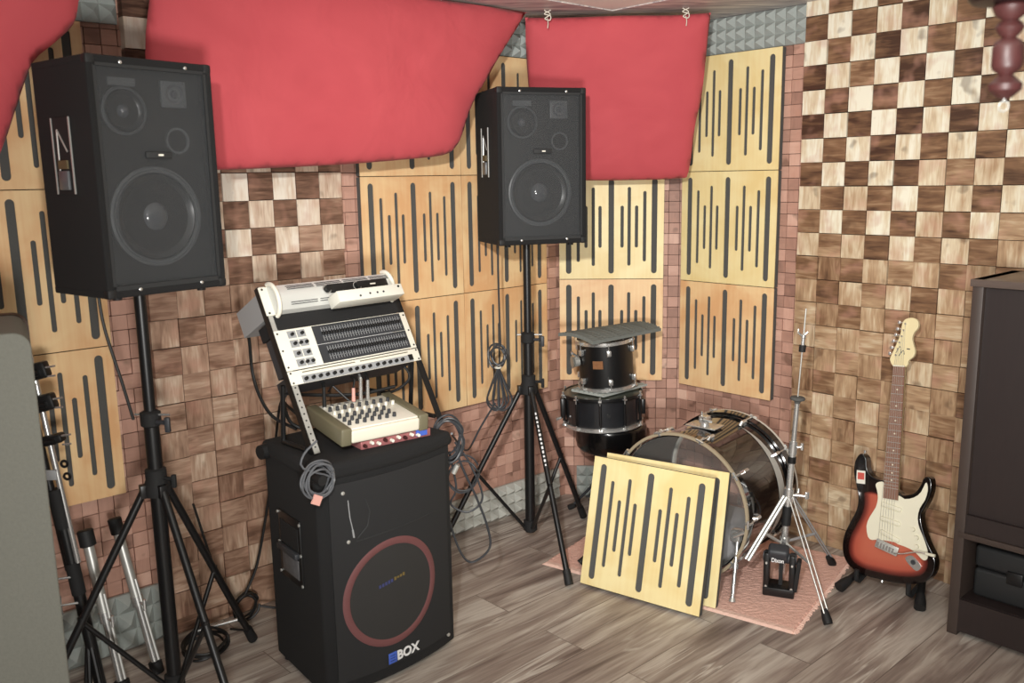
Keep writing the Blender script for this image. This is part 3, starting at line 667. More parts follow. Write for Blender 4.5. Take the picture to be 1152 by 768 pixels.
# ------------------------------------------------------------------ big stage speaker with the rack on top
SUBZ = 0.755
sub = thing('stage_speaker', 'big black stage speaker with a reddish woofer ring, standing on the floor under the rack', 'loudspeaker', (-0.527, 2.800, 0), math.radians(44.5))
SW, SD = 0.515, 0.37
def bulge(x, b=0.035): return -SD/2 - b*(1-(2*x/SW)**2)
outl = [(-SW/2+0.045, SD/2), (-SW/2, -SD/2)] + [(-SW/2+SW*k/16, bulge(-SW/2+SW*k/16)) for k in range(1, 16)] + [(SW/2, -SD/2), (SW/2-0.045, SD/2)]
m = MB(); m.prism(outl, 0.012, SUBZ-0.035, lambda x, y, d: Vector((x, y, d))); m.build('cabinet', M_CARPET, sub, bevel=0.01)
outt = [(x*1.035, y*1.04) for x, y in outl]
m = MB(); m.prism(outt, SUBZ-0.05, SUBZ, lambda x, y, d: Vector((x, y, d))); m.build('top_trim', M_CARPET, sub, bevel=0.018)
def front_shell(x0, x1, z0, z1, off, n=18):
    b = MB(); V = []
    for k in range(n+1):
        x = x0+(x1-x0)*k/n; y = bulge(x)-off; V.append((b.bm.verts.new((x, y, z0)), b.bm.verts.new((x, y, z1)), b.bm.verts.new((x, y+off, z0)), b.bm.verts.new((x, y+off, z1))))
    for a, c in zip(V, V[1:]):
        b.bm.faces.new((a[0], c[0], c[1], a[1])); b.bm.faces.new((a[2], a[0], a[1], a[3])) if a is V[0] else None
        b.bm.faces.new((a[0], a[2], c[2], c[0])); b.bm.faces.new((a[1], c[1], c[3], a[3]))
    b.bm.faces.new((V[-1][0], V[-1][2], V[-1][3], V[-1][1]))
    return b
front_shell(-SW/2+0.035, SW/2-0.03, 0.055, SUBZ-0.065, 0.006).build('grille', M_GRILLE_SOLID, sub)
def on_front(x, z, off): return Vector((x, bulge(x)-0.006-off, z))
WC = (-0.022, 0.300)
b = MB(); R1, R0 = 0.177, 0.154; n = 64; rr = []
for k in range(n):
    a = 2*PI*k/n; rr.append([b.bm.verts.new(on_front(WC[0]+r*math.cos(a), WC[1]+r*math.sin(a), o_)) for r, o_ in ((R1, 0.0005), (R1-0.004, 0.0025), (R0+0.004, 0.0025), (R0, 0.0005))])
for k in range(n):
    for q in range(3): b.bm.faces.new((rr[k][q], rr[(k+1) % n][q], rr[(k+1) % n][q+1], rr[k][q+1]))
b.build('woofer_ring', simple('faded_red_ring', lin(108, 66, 66), 0.7, noise=0.12, nscale=200), sub)
b = MB(); rr = []
for r in (0.154, 0.1, 0.05, 0.001): rr.append([b.bm.verts.new(on_front(WC[0]+r*math.cos(2*PI*k/n), WC[1]+r*math.sin(2*PI*k/n), 0.0006)) for k in range(n)])
for a_, c_ in zip(rr, rr[1:]):
    for k in range(n): b.bm.faces.new((a_[k], a_[(k+1) % n], c_[(k+1) % n], c_[k]))
b.build('woofer_cone', simple('woofer_cone', lin(44, 43, 42), 0.85, noise=0.2, nscale=300), sub)
def text_on_front(txt, size, x, z, mat, name, parent, off=0.003, bold=0.0):
    me = text_mesh(txt, size, 0.0012, bold); me.transform(XZ)
    sl = -(-0.035*-8*x/SW**2)
    ang = math.atan2(bulge(x+0.01)-bulge(x-0.01), 0.02)
    o = link(name, me, mat, parent, ang=0); o.location = on_front(x, z, off); o.rotation_euler = (0, 0, ang); return o
text_on_front('BOX', 0.043, 0.022, 0.080, M_WHITETXT, 'logo_lettering', sub, 0.003, 0.0012)
g = MB(); p = on_front(-0.038, 0.080, 0.002); g.box(p, (0.032, 0.002, 0.036), bev=0.0008); lg = g.build('logo_square', M_BLUE, sub)
g = MB()
for i in range(3): g.box((p.x, p.y-0.0012, p.z-0.009+i*0.009), (0.02, 0.001, 0.0022))
g.build('logo_stripes', simple('dark_blue_print', lin(34, 50, 110), 0.5), lg)
g = MB(); rr_ = random.Random(5)
for i in range(5): g.box(on_front(-0.072+i*0.011, 0.331+i*0.0018, 0.001), (0.008, 0.0006, 0.012*rr_.uniform(.6, 1)))
g.build('woofer_print', simple('faded_blue_print', lin(58, 64, 110), 0.7), sub)
g = MB()
for i in range(4): g.box(on_front(-0.015+i*0.011, 0.341+i*0.0016, 0.001), (0.008, 0.0006, 0.011*rr_.uniform(.6, 1)))
g.build('woofer_print', simple('faded_yellow_print', lin(112, 94, 50), 0.7), sub)
# horn outline behind cloth, scratch, screws, side handles
g = MB(); g.tube([on_front(x, z, 0.0005) for x, z in ((-0.14, 0.51), (-0.105, 0.54), (-0.095, 0.585), (-0.11, 0.63))], 0.0022, 6)
g.tube([on_front(-0.145+0.035*k, 0.50+0.001*k, 0.0005) for k in range(10)], 0.0022, 6); g.build('horn_edge', M_GRF, sub)
g = MB(); g.tube([on_front(-0.165, 0.635, 0.0), on_front(-0.162, 0.58, 0.001), on_front(-0.155, 0.54, 0.001)], 0.0016, 5); g.tube([on_front(-0.155, 0.54, 0.001), on_front(-0.152, 0.515, 0.001)], 0.003, 5); g.build('scratch', M_GREYMET, sub)
for x, z in ((-0.215, 0.03), (-0.18, 0.66), (0.215, 0.05), (-0.17, 0.505)):
    g = MB(); pp = on_front(x, z, 0.0); g.lathe([(0.006, -0.003), (0.006, 0.002), (0.002, 0.004), (0.0005, 0.004)], 10, Matrix.Translation(pp) @ Matrix.Rotation(PI/2, 4, 'X'), cap1=True); g.build('screw', M_STEEL, sub)
# left side: tilted side plane from (-SW/2,-SD/2) to (-SW/2+.045, SD/2)
sd0 = Vector((-SW/2, -SD/2, 0)); sdv = (Vector((-SW/2+0.045, SD/2, 0))-sd0); sl_ = sdv.length; sdv.normalize(); sn = Vector((sdv.y*-1, sdv.x, 0)); sn = sn if sn.x < 0 else -sn
Rm = Matrix((sdv, -sn, Vector((0, 0, 1)))).transposed()
def side(u, z, off): return sd0+sdv*u+sn*off+Vector((0, 0, z))
g = MB(); g.box(side(0.20, 0.44, 0.001), (0.16, 0.008, 0.22), rot=Rm, bev=0.003); hp = g.build('handle_plate', M_BLACK, sub)
g = MB(); g.box(side(0.20, 0.485, 0.004), (0.13, 0.006, 0.075), rot=Rm); g.build('handle_recess', M_BLACKM, hp)
g = MB(); g.box(side(0.20, 0.435, 0.012), (0.14, 0.018, 0.02), rot=Rm, bev=0.005); g.build('handle_grip', M_DGREY, hp)
g = MB(); g.box(side(0.20, 0.385, 0.004), (0.12, 0.006, 0.065), rot=Rm, bev=0.002); g.build('handle_recess', simple('worn_grey', lin(96, 96, 98), 0.5, noise=0.4, nscale=60), hp)
for u in (0.12, 0.28):
    for z in (0.34, 0.44, 0.54):
        g = MB(); g.cyl(side(u, z, 0.004), side(u, z, 0.008), 0.005, seg=8); g.build('screw', M_STEEL, hp)
for sx in (-1, 1):      # round bumpers at the back top corners
    g = MB(); g.cyl((sx*(SW/2-0.05), SD/2-0.03, SUBZ-0.03), (sx*(SW/2-0.012), SD/2-0.035, SUBZ-0.03), 0.026, 0.023, seg=20); g.build('corner_bumper', M_RUBBER, sub)
for sx in (-1, 1):
    for sy in (-1, 1):
        g = MB(); g.cyl((sx*0.19, sy*0.14, 0.013), (sx*0.19, sy*0.14, 0.0), 0.02); g.build('foot', M_RUBBER, sub)

# rack frame: tilted plane, local frame x along, z up the rails, -y towards the viewer
ay, tl = 0.796, 0.493
RO = Vector((-0.679, 2.672, 0.952))
RR = Matrix.Rotation(ay, 3, 'Z') @ Matrix.Rotation(-tl, 3, 'X')
zb = -(RO.z-SUBZ-0.004)/math.cos(tl)
rk = thing('equipment_rack', 'tilted black and silver rack frame standing on the big stage speaker', 'rack', RO, rot=RR)
RW = 0.5165
for x, nm in ((0.008, 0), (RW-0.008, 1)):
    g = MB(); g.box((x+(0.004 if nm == 0 else 0), 0.001, (zb+0.335)/2), (0.022, 0.003, 0.335-zb)); fr = g.build('rail', M_STEEL if nm == 0 else M_BLACK, rk)
    g = MB(); g.box((x+(-0.009 if nm == 0 else 0.009), 0.010, (zb+0.335)/2), (0.003, 0.026, 0.335-zb)); g.build('rail_flange', M_BLACK, fr)
    if nm == 0:
        g = MB()
        for k in range(11): g.cyl((x+0.004, -0.002, zb+0.02+k*0.0215), (x+0.004, 0.0005, zb+0.02+k*0.0215), 0.0028, seg=8)
        g.build('rail_holes', M_BLACK, fr)
# rear supports resting on the speaker
Rinv = RR.transposed()
for x in (0.0, RW):
    topl = Vector((x, 0.04, 0.30)); topw = RO+RR @ topl
    d_in = 0.30
    fw_ = RO+RR @ Vector((x, 0.04, zb+0.01)); back = Vector((-math.sin(ay), math.cos(ay), 0))
    footw = Vector((fw_.x, fw_.y, SUBZ+0.01))+back*0.13
    L_ = lambda wpt: Rinv @ (wpt-RO)
    g = MB(); g.tube([L_(footw), L_(RO+RR @ Vector((x, 0.045, 0.02)))], 0.008, 8); g.tube([L_(footw), L_(Vector((fw_.x, fw_.y, SUBZ+0.01)))], 0.008, 8); g.build('support_bar', M_BLACK, rk)
def dev(name, label, cat): return thing(name, label, cat, RO, rot=RR)
# graphic equaliser (3U)
eq = dev('graphic_equalizer', 'wide silver graphic equalizer with rows of small sliders, mounted in the rack', 'equalizer')
H3 = 0.134
g = MB(); g.box((RW/2, -0.003, 0.049+H3/2), (RW, 0.004, H3), bev=0.001); g.build('faceplate', M_SILVER, eq)
g = MB(); g.box((RW/2, 0.05, 0.049+H3/2), (RW-0.05, 0.10, H3-0.006)); g.build('chassis', M_DGREY, eq)
fx0, fx1 = 0.135, 0.492
for row in (0, 1):
    zc = 0.1490 if row else 0.0845
    g = MB(); g.box(((fx0+fx1)/2, -0.0057, zc), (fx1-fx0, 0.0015, 0.063)); pn = g.build('slider_field', M_DGREY, eq)
    g = MB()
    for k in range(31):
        x = fx0+0.032+k*0.0104
        g.box((x, -0.0067, zc), (0.0018, 0.0006, 0.046))
        g.box((x+0.0052, -0.0067, zc+0.014), (0.003, 0.0004, 0.0015)); g.box((x+0.0052, -0.0067, zc-0.012), (0.003, 0.0004, 0.0015))
    g.build('slots_and_scale', M_GREYMET, pn)
    sm = MB(); sm.box((0, 0, 0), (0.0062, 0.007, 0.011), bev=0.001, seg=1); so = None
    for k in range(31):
        x = fx0+0.032+k*0.0104
        if so is None: so = sm.build('slider', M_BLACK, eq); o = so
        else: o = so.copy(); C.objects.link(o)
        o.location = (x, -0.0095, zc+0.002)
    g = MB()
    for i in range(2):
        for j in range(2): g.box((0.054+i*0.034+0.004, -0.0056, zc+0.015-j*0.031), (0.030, 0.0012, 0.024))
    g.build('knob_field', M_GREYMET, eq)
    for j, nk in ((0, 2), (1, 3)):
        for i in range(nk):
            g = MB(); cx = 0.052+(i*0.036 if nk == 2 else i*0.021)+0.006; cz = zc+0.015-j*0.031
            g.cyl((cx, -0.006, cz), (cx, -0.014, cz), 0.0058, 0.005, seg=14); kb = g.build('knob', M_BLACK, eq)
g = MB(); g.box((RW/2, -0.0056, 0.1168), (0.36, 0.0008, 0.002)); g.build('divider_line', M_WHITETXT, eq)
# crossover (1U) below
xo = dev('rack_crossover', 'slim silver rack unit with one row of knobs, directly below the equalizer', 'rack processor')
g = MB(); g.box((RW/2, -0.003, 0.024), (RW, 0.004, 0.044), bev=0.001); g.build('faceplate', M_SILVER, xo)
g = MB(); g.box((RW/2, 0.06, 0.024), (RW-0.05, 0.12, 0.040)); g.build('chassis', M_DGREY, xo)
g = MB(); g.box((RW/2+0.005, -0.0056, 0.015), (0.44, 0.0012, 0.024)); g.build('knob_strip', M_GREYMET, xo)
for i in range(15):
    g = MB(); cx = 0.055+i*0.0262+(0.008 if i > 5 else 0)+(0.006 if i > 9 else 0); g.cyl((cx, -0.006, 0.015), (cx, -0.015, 0.015), 0.0062, 0.0052, seg=14); g.build('knob', M_BLACK, xo)
g = MB(); g.box((0.475, -0.0064, 0.018), (0.018, 0.003, 0.02)); g.build('power_switch', M_BLACK, xo)
g = MB(); g.box((0.15, -0.0056, 0.038), (0.2, 0.0008, 0.003)); g.box((0.37, -0.0056, 0.038), (0.2, 0.0008, 0.003)); g.build('printed_stripe', M_OLIVE, xo)
for (o_, zs) in ((xo, (0.008, 0.040)), (eq, (0.06, 0.115, 0.172))):
    for x in (0.009, RW-0.009):
        for z in zs:
            g = MB(); g.cyl((x, -0.0045, z), (x, -0.0065, z), 0.0032, seg=8); g.build('screw', M_BLACK, o_)
# power amplifier
M_AMP = simple('amp_silver', lin(216, 217, 212), 0.35, metal=0.15)
am = dev('power_amplifier', 'silver power amplifier with curved end grips at the top of the rack', 'amplifier')
az0, az1 = 0.236, 0.332
b = MB(); nseg = 20
prof = [(-0.0, az0+0.0), (-0.022, az0+0.006), (-0.036, az0+0.03), (-0.040, (az0+az1)/2), (-0.036, az1-0.03), (-0.022, az1-0.006), (-0.0, az1)]
def ampy(x):
    t = (x-0.028)/(RW-0.056); return 1.0
secs = []
for k in range(nseg+1):
    x = 0.026+(RW-0.052)*k/nseg; secs.append([b.bm.verts.new((x, y, z)) for y, z in prof])
for a_, c_ in zip(secs, secs[1:]):
    for q in range(len(prof)-1): b.bm.faces.new((a_[q], c_[q], c_[q+1], a_[q+1]))
b.bm.faces.new(secs[0]); b.bm.faces.new(secs[-1][::-1]); b.bm.faces.new([s_[0] for s_ in secs]+[s_[-1] for s_ in reversed(secs)])
b.build('front_panel', M_AMP, am)
for x in (0.012, RW-0.012):
    g = MB(); g.box((x, -0.002, (az0+az1)/2), (0.030, 0.004, az1-az0), bev=0.001); g.build('mounting_ear', M_SILVER, am)
for x in (0.030, RW-0.036):
    g = MB(); g.tube([(x, -0.040*math.sin(t_)-0.006, (az0+az1)/2-(az1-az0)*0.56*math.cos(t_)) for t_ in [PI*k/12 for k in range(13)]], 0.0075, 10); g.build('end_grip', M_SILVER, am)
g = MB(); g.box((0.345, -0.0395, (az0+az1)/2+0.004), (0.235, 0.004, 0.03), bev=0.001); g.build('display_window', M_BLACK, am)
for x in (0.215, 0.335):
    g = MB(); g.cyl((x, -0.040, (az0+az1)/2+0.003), (x, -0.056, (az0+az1)/2+0.003), 0.0115, 0.0105, seg=20); kb = g.build('knob', M_BLACK, am)
    g = MB(); g.ring((x, -0.042, (az0+az1)/2+0.003), (0, -1, 0), 0.0145, 0.0015, 24, 6); g.build('knob_ring', M_STEEL, kb)
for zz, yy in ((az1-0.022, -0.0352), (az1-0.028, -0.0372), (az1-0.015, -0.0300), (az0+0.018, -0.0322), (az0+0.024, -0.0352)):
    for k in range(4): g = MB(); g.box((0.075+k*0.108+0.05, yy, zz), (0.098, 0.002, 0.0016)); g.build('vent_slot', M_DGREY, am)
g = MB(); g.box((0.40, -0.042, (az0+az1)/2+0.004), (0.022, 0.0008, 0.005)); g.build('display_print', M_SILVER, am)
g = MB(); g.box((RW/2, 0.10, (az0+az1)/2), (RW-0.03, 0.20, az1-az0-0.008)); g.build('chassis', M_GREYMET, am)
for x in (0.008, RW-0.008):
    for z in (az0+0.008, az1-0.008):
        g = MB(); g.cyl((x, -0.004, z), (x, -0.006, z), 0.0035, seg=8); g.build('screw', M_BLACK, am)
# added black block standing in for the shaded gap between amp and equaliser
g = MB(); g.box((RW/2, 0.06, 0.2095), (RW-0.05, 0.12, 0.046)); g.box((RW/2, -0.001, 0.2095), (RW-0.036, 0.002, 0.048)); o = g.build('rack_gap_filler', M_BLACKM); o.location = RO; o.rotation_euler = RR.to_euler(); tag(o, 'added black filler in the dark rack gap between the amplifier and the equalizer', 'rack gap filler')
wb = dev('wireless_receiver', 'small white box device resting in front of the amplifier', 'audio device')
g = MB(); g.box((0.337, -0.070, 0.236), (0.262, 0.060, 0.038), bev=0.001); g.build('case', M_WHITE, wb)
for i, x in enumerate((0.29, 0.33, 0.36, 0.385)):
    g = MB(); g.cyl((x, -0.099, 0.234-0.004*(i == 0)), (x, -0.102, 0.234-0.004*(i == 0)), 0.0035, seg=10); g.build('button', M_DGREY, wb)
g = MB(); g.cyl((0.452, -0.099, 0.246), (0.452, -0.102, 0.246), 0.004, seg=10); g.build('button', M_BLACK, wb)

# mixer and the small pink unit under it
MXZ = SUBZ
ma = math.radians(36.5)
mc = Vector((-0.470, 2.785, 0))
pk = thing('effects_unit', 'small pinkish red unit with knobs squeezed under the mixer', 'audio device', (mc.x+0.028, mc.y-0.002, MXZ), ma)
g = MB(); g.box((0.02, -0.012, 0.0135), (0.25, 0.17, 0.026), bev=0.003); g.build('case', simple('pink_red_metal', lin(176, 112, 112), 0.35, metal=0.3), pk)
rp_ = random.Random(2)
for i in range(9):
    g = MB(); cx = -0.095+i*0.0235; cz = 0.020 if i % 2 else 0.014; g.cyl((cx, -0.1, cz), (cx, -0.112, cz), 0.006, 0.005, seg=12); g.build('knob', M_SILVER if i % 3 else M_CHERRY, pk)
g = MB(); g.box((0.108, -0.101, 0.019), (0.04, 0.004, 0.02)); g.build('blue_label', M_BLUE, pk)
mx_ = thing('mixing_console', 'small cream and olive audio mixer with rows of knobs below the rack', 'audio mixer', (mc.x, mc.y, MXZ+0.039), ma)
tiltm = Matrix.Rotation(math.radians(6), 3, 'X')
MW, MD = 0.30, 0.235
g = MB(); g.box((0, 0, 0.026), (MW-0.05, MD, 0.046), rot=tiltm, bev=0.003); g.build('body', M_SILVER, mx_)
g = MB(); g.box((0.0, -MD/2-0.002, 0.012), (MW-0.06, 0.02, 0.042), rot=tiltm, bev=0.008, seg=4); g.build('front_bumper', M_CREAM, mx_)
for s_ in (-1, 1):
    g = MB(); g.box((s_*(MW/2-0.015), -0.001, 0.026), (0.036, MD+0.02, 0.056), rot=tiltm, bev=0.006, seg=3); g.build('end_cheek', M_OLIVE, mx_)
cols_ = 9
for i in range(cols_):
    for j in range(5):
        if i > 6 and j < 3: continue
        x = -0.105+i*0.026; y = -0.085+j*0.034; p = tiltm @ Vector((x, y, 0.024)) + Vector((0, 0, 0.026))
        tp = tiltm @ Vector((0, 0, 1))
        g = MB(); g.cyl(p, p+tp*0.013, 0.0062, 0.0052, seg=10); kb = g.build('knob', M_DGREY if j != 3 else M_WHITE, mx_)
for i in range(7):
    p = tiltm @ Vector((-0.105+i*0.026, 0.092, 0.024)) + Vector((0, 0, 0.026)); tp = tiltm @ Vector((0, 0, 1))
    g = MB(); g.cyl(p-tp*0.001, p+tp*0.004, 0.0075, seg=12); g.build('jack_socket', M_CHROME, mx_)
def mixpt(x, y, h): return Vector((mc.x, mc.y, MXZ+0.039)) + Matrix.Rotation(ma, 3, 'Z') @ (tiltm @ Vector((x, y, 0.024+h))+Vector((0, 0, 0.026)))
def plug(x, mat, label, hh=0.06):
    p0, p1 = mixpt(x, 0.092, 0.005), mixpt(x, 0.094, hh)
    t = thing('audio_plug', label, 'audio plug', p0)
    g = MB(); g.cyl((0, 0, 0), p1-p0, 0.0065, 0.0055, seg=12); g.build('barrel', mat, t); return p1
a0 = plug(-0.105, M_CABLE_B, 'thick black plug standing in the left rear of the mixer', 0.07)
a1 = plug(-0.001, M_PINKTAPE, 'pinkish plug standing in the middle rear of the mixer', 0.05)
a2 = plug(0.025, M_CHROME, 'chrome plug standing in the mixer right of the pinkish one', 0.08)
a3 = plug(0.051, M_CHROME, 'chrome plug standing rightmost in the mixer', 0.07)
def cable(name, pts, r, mat, label, n=10, cat='cable'):
    g = MB(); g.tube(spline(pts, n), r, 8); return tag(g.build(name, mat), label, cat)
Rw = lambda x, y, z: tuple(RO+RR @ Vector((x, y, z)))
cable('audio_cable', [tuple(a0), (a0.x-0.02, a0.y+0.03, a0.z+0.02), (a0.x-0.10, a0.y+0.02, a0.z-0.02), (a0.x-0.06, a0.y+0.10, a0.z-0.05), (a0.x+0.08, a0.y+0.14, a0.z-0.06), (a0.x+0.20, a0.y+0.20, a0.z-0.05)], 0.006, M_CABLE_B, 'thick black cable arching from the left plug behind the mixer')
cable('audio_cable', [tuple(a1), (a1.x, a1.y+0.01, a1.z+0.03), (a1.x-0.05, a1.y+0.05, a1.z+0.03), (a1.x-0.10, a1.y+0.08, a1.z-0.03)], 0.003, M_CABLE_B, 'thin dark cable curving from the pinkish plug')
cable('audio_cable', [tuple(a2), (a2.x-0.012, a2.y+0.03, a2.z+0.012), Rw(0.31, 0.09, -0.004)], 0.004, M_CHROME, 'shiny clear cable rising from the mixer to the rack')
cable('audio_cable', [tuple(a3), (a3.x-0.01, a3.y+0.05, a3.z+0.03), (a3.x+0.07, a3.y+0.16, a3.z+0.03), (a3.x+0.12, a3.y+0.17, a3.z-0.03), (a3.x+0.06, a3.y+0.14, a3.z-0.075), (a3.x-0.02, a3.y+0.12, a3.z-0.06)], 0.005, M_CABLE_B, 'black cable looping to the right behind the mixer')
cable('audio_cable', [Rw(0.21, 0.10, -0.001), Rw(0.25, 0.09, -0.07), Rw(0.30, 0.08, -0.14)], 0.004, M_CABLE_B, 'straight black cable hanging down from the crossover')
cable('power_cable', [Rw(0.02, 0.19, 0.28), (-0.875, 2.93, 1.06), (-0.877, 2.95, 0.94), (-0.848, 2.92, 0.86), (-0.80, 2.89, 0.80), (-0.72, 2.87, SUBZ+0.007)], 0.0055, M_CABLE_B, 'black power cable drooping from the amplifier behind the rack')
cable('power_cable', [Rw(0.03, 0.10, 0.0), (-0.74, 2.80, 0.88), (-0.73, 2.83, 0.80), (-0.68, 2.85, SUBZ+0.007)], 0.006, M_CABLE_B, 'black cable falling from the rack onto the stage speaker top')

# coiled cables
def coil(name, c, u, v, R, n, r, mat, label, seed, asp=1.0, tail=None, jit=0.12):
    rn = random.Random(seed); c = Vector(c); u = Vector(u).normalized(); v = Vector(v).normalized(); nn = u.cross(v).normalized(); pts = []
    for k in range(n):
        Rk = R*(1+rn.uniform(-jit, jit)); ox = rn.uniform(-.008, .008); oz = rn.uniform(-.01, .01); off = rn.uniform(-0.014, 0.014)
        for q in range(14):
            a = 2*PI*q/14+0.4
            pts.append(c+u*(Rk*math.cos(a)+ox)+v*(Rk*asp*math.sin(a)+oz)+nn*(off+0.004*math.sin(3*a+k)))
    if tail: pts += [Vector(p) for p in tail]
    g = MB(); g.tube(spline(pts, 3), r, 6); return tag(g.build(name, mat), label, 'cable')
du = Vector((math.cos(ay), math.sin(ay), 0)); vz = Vector((0, 0, 1)); out_ = Vector((math.sin(ay), -math.cos(ay), 0))
cA = Vector((-0.562, 2.462, 0.722))
coil('cable_coil', cA, du, vz, 0.048, 7, 0.0032, M_CABLE_L, 'coil of light grey cable hanging at the front left corner of the stage speaker', 4, 1.0, [cA+vz*0.05-du*0.05+out_*0.0, cA+vz*0.09-du*0.045, cA+vz*0.12-du*0.0])
g = MB(); g.box(cA-vz*0.048-du*0.022+out_*0.016, (0.03, 0.004, 0.028), rot=Matrix.Rotation(ay, 3, 'Z') @ Matrix.Rotation(0.5, 3, 'Y')); tag(g.build('tape_tag', M_PINKTAPE), 'pink tape tag stuck on the light grey cable coil', 'tape')
g = MB(); g.cyl(cA+vz*0.004-out_*0.03, cA+vz*0.004+out_*0.018, 0.013, 0.015, seg=16); tag(g.build('cable_hook', M_RUBBER), 'black round hook holding the light grey cable coil', 'hook')
cB = Vector((-0.222, 2.935, 0.700))
ub = Vector((math.cos(0.25), math.sin(0.25), 0))
coil('cable_coil', cB, ub, vz, 0.048, 8, 0.0036, M_CABLE, 'dense coil of grey cables hanging at the right end of the stage speaker', 9, 1.55, None, .16)
g = MB(); g.cyl(cB+Vector((-0.05, 0.03, 0.0)), cB+Vector((0.0, -0.03, 0.005)), 0.014, 0.016, seg=16); tag(g.build('cable_hook', M_RUBBER), 'black round hook inside the dense coil of grey cables', 'hook')
coil('cable_coil', cB+Vector((0.045, 0.02, -0.135)), ub, vz, 0.058, 2, 0.0034, M_CABLE, 'loose loops of grey cable hanging below the dense coil', 12, 1.1)
def hang(pts, r, mat, label): return cable('hanging_cable', [tuple(cB+Vector(p)) for p in pts], r, mat, label)
hang([(-0.02, -0.01, -0.02), (-0.03, 0, -0.15), (-0.005, 0.01, -0.30), (0.03, 0.02, -0.42), (0.07, 0.03, -0.46), (0.13, 0.03, -0.41), (0.125, 0.03, -0.33), (0.09, 0.02, -0.22), (0.05, 0.01, -0.12), (0.02, 0, -0.03)], 0.0042, M_CABLE, 'grey cable drooping low in a loop beside the stage speaker')
hang([(0.0, 0.02, -0.05), (0.02, 0.02, -0.18), (0.0, 0.02, -0.24), (0.06, 0.02, -0.27), (0.11, 0.03, -0.22), (0.07, 0.03, -0.1), (0.02, 0.03, -0.02)], 0.0038, M_CABLE, 'grey cable making a middle loop beside the stage speaker')
g = MB(); pz = cB+Vector((-0.035, -0.01, -0.27)); g.tube([pz, pz+Vector((0.008, 0, -0.03)), pz+Vector((0.014, 0, -0.06))], [0.004, 0.008, 0.007], 10); tag(g.build('cable_connector', M_STEEL), 'silver connector dangling by the right edge of the stage speaker', 'connector')
g = MB(); pz = cB+Vector((0.03, -0.02, -0.085)); g.tube([pz, pz+Vector((-0.015, 0, -0.03))], [0.009, 0.009], 10); tag(g.build('cable_connector', M_STEEL), 'silver connector among the loose loops below the dense coil', 'connector')
# cable on the centre stand, from the speaker
cC = Vector((-0.048, 3.66, 0.0))
cable('speaker_cable', [(-0.05, 3.68, 1.31), (-0.052, 3.665, 1.2), (-0.050, 3.66, 1.0), (-0.048, 3.655, 0.885)], 0.0042, M_CABLE, 'grey cable hanging straight down under the center loudspeaker')
coil('cable_coil', (-0.060, 3.655, 0.842), (1, 0, 0), vz, 0.033, 4, 0.004, M_CABLE, 'round top of the tied cable hanging left of the center stand', 21, 1.35)
g = MB()
rn = random.Random(8)
for k in range(5):
    a = -0.045+0.024*k; b_ = a+rn.uniform(-.01, .01)
    g.tube(spline([(-0.060, 3.655, 0.795), (-0.060+a*0.6, 3.65+0.004*k, 0.72), (-0.060+a*1.1, 3.65+0.004*k, 0.64+rn.uniform(-.015, .01)), (-0.060+a*0.3, 3.65, 0.615+rn.uniform(-.008, .008)), (-0.060-a*0.9, 3.655, 0.65), (-0.060-a*0.5, 3.66, 0.73), (-0.058, 3.66, 0.795)], 6), 0.004, 6)
tag(g.build('cable_bundle', M_CABLE), 'tied grey cable bundle with splayed lower loops left of the center stand', 'cable')
g = MB(); g.ring((-0.060, 3.656, 0.793), (0, 0, 1), 0.012, 0.004, 20, 6); tag(g.build('cable_tie', M_WHITE), 'pale tie around the hanging cable bundle', 'cable tie')
cable('speaker_cable', [(-0.075, 3.66, 0.64), (-0.14, 3.63, 0.54), (-0.19, 3.55, 0.47), (-0.215, 3.3, 0.58), (-0.215, 3.0, 0.70)], 0.0042, M_CABLE, 'grey cable running from the tied bundle towards the stage speaker')
# left speaker cable
cable('speaker_cable', [(-1.13, 2.43, 1.30), (-1.125, 2.44, 1.18), (-1.10, 2.46, 1.02), (-1.085, 2.475, 0.91)], 0.0045, M_CABLE_B, 'black cable hanging from the left loudspeaker to its stand collar')
# floor cables at the wall between left stand and stage speaker
cable('floor_cable', [(-0.99, 2.62, 0.60), (-0.98, 2.74, 0.33), (-0.95, 2.86, 0.12), (-0.955, 2.93, 0.02), (-1.02, 2.95, 0.008)], 0.004, M_CABLE_B, 'thin black cable falling behind the right leg of the left stand')
coil('cable_coil', (-0.985, 3.03, 0.055), du, Vector((0, 0.25, 1)), 0.047, 4, 0.0042, M_CABLE_B, 'small black cable coil standing against the wall left of the stage speaker', 31)
cable('floor_cable', [(-0.93, 3.02, 0.06), (-0.86, 3.03, 0.05), (-0.83, 3.06, 0.09), (-0.80, 3.09, 0.05), (-0.84, 3.05, 0.02), (-0.81, 3.02, 0.01)], 0.0045, M_CABLE_B, 'black cable running from the wall coil behind the stage speaker')
cable('floor_cable', [(-0.985, 3.03, 0.10), (-0.945, 3.07, 0.20), (-0.895, 3.08, 0.42), (-0.865, 3.10, 0.60), (-0.82, 3.06, 0.80), (-0.77, 2.98, 0.81), (-0.70, 2.93, SUBZ+0.007)], 0.005, M_CABLE_B, 'black cable rising along the wall to the back of the stage speaker')
coil('cable_coil', (-1.06, 2.80, 0.035), Vector((1, 0.2, 0)), Vector((-0.15, 1, 0.15)), 0.07, 5, 0.0045, M_CABLE_B, 'black cable coil lying on the floor behind the left speaker stand', 33)
g = MB(); g.cyl((-1.11, 2.86, 0.05), (-0.975, 2.90, 0.07), 0.006, seg=10); tag(g.build('chrome_rod', M_CHROME), 'thin chrome rod lying over the floor cable coil', 'rod')

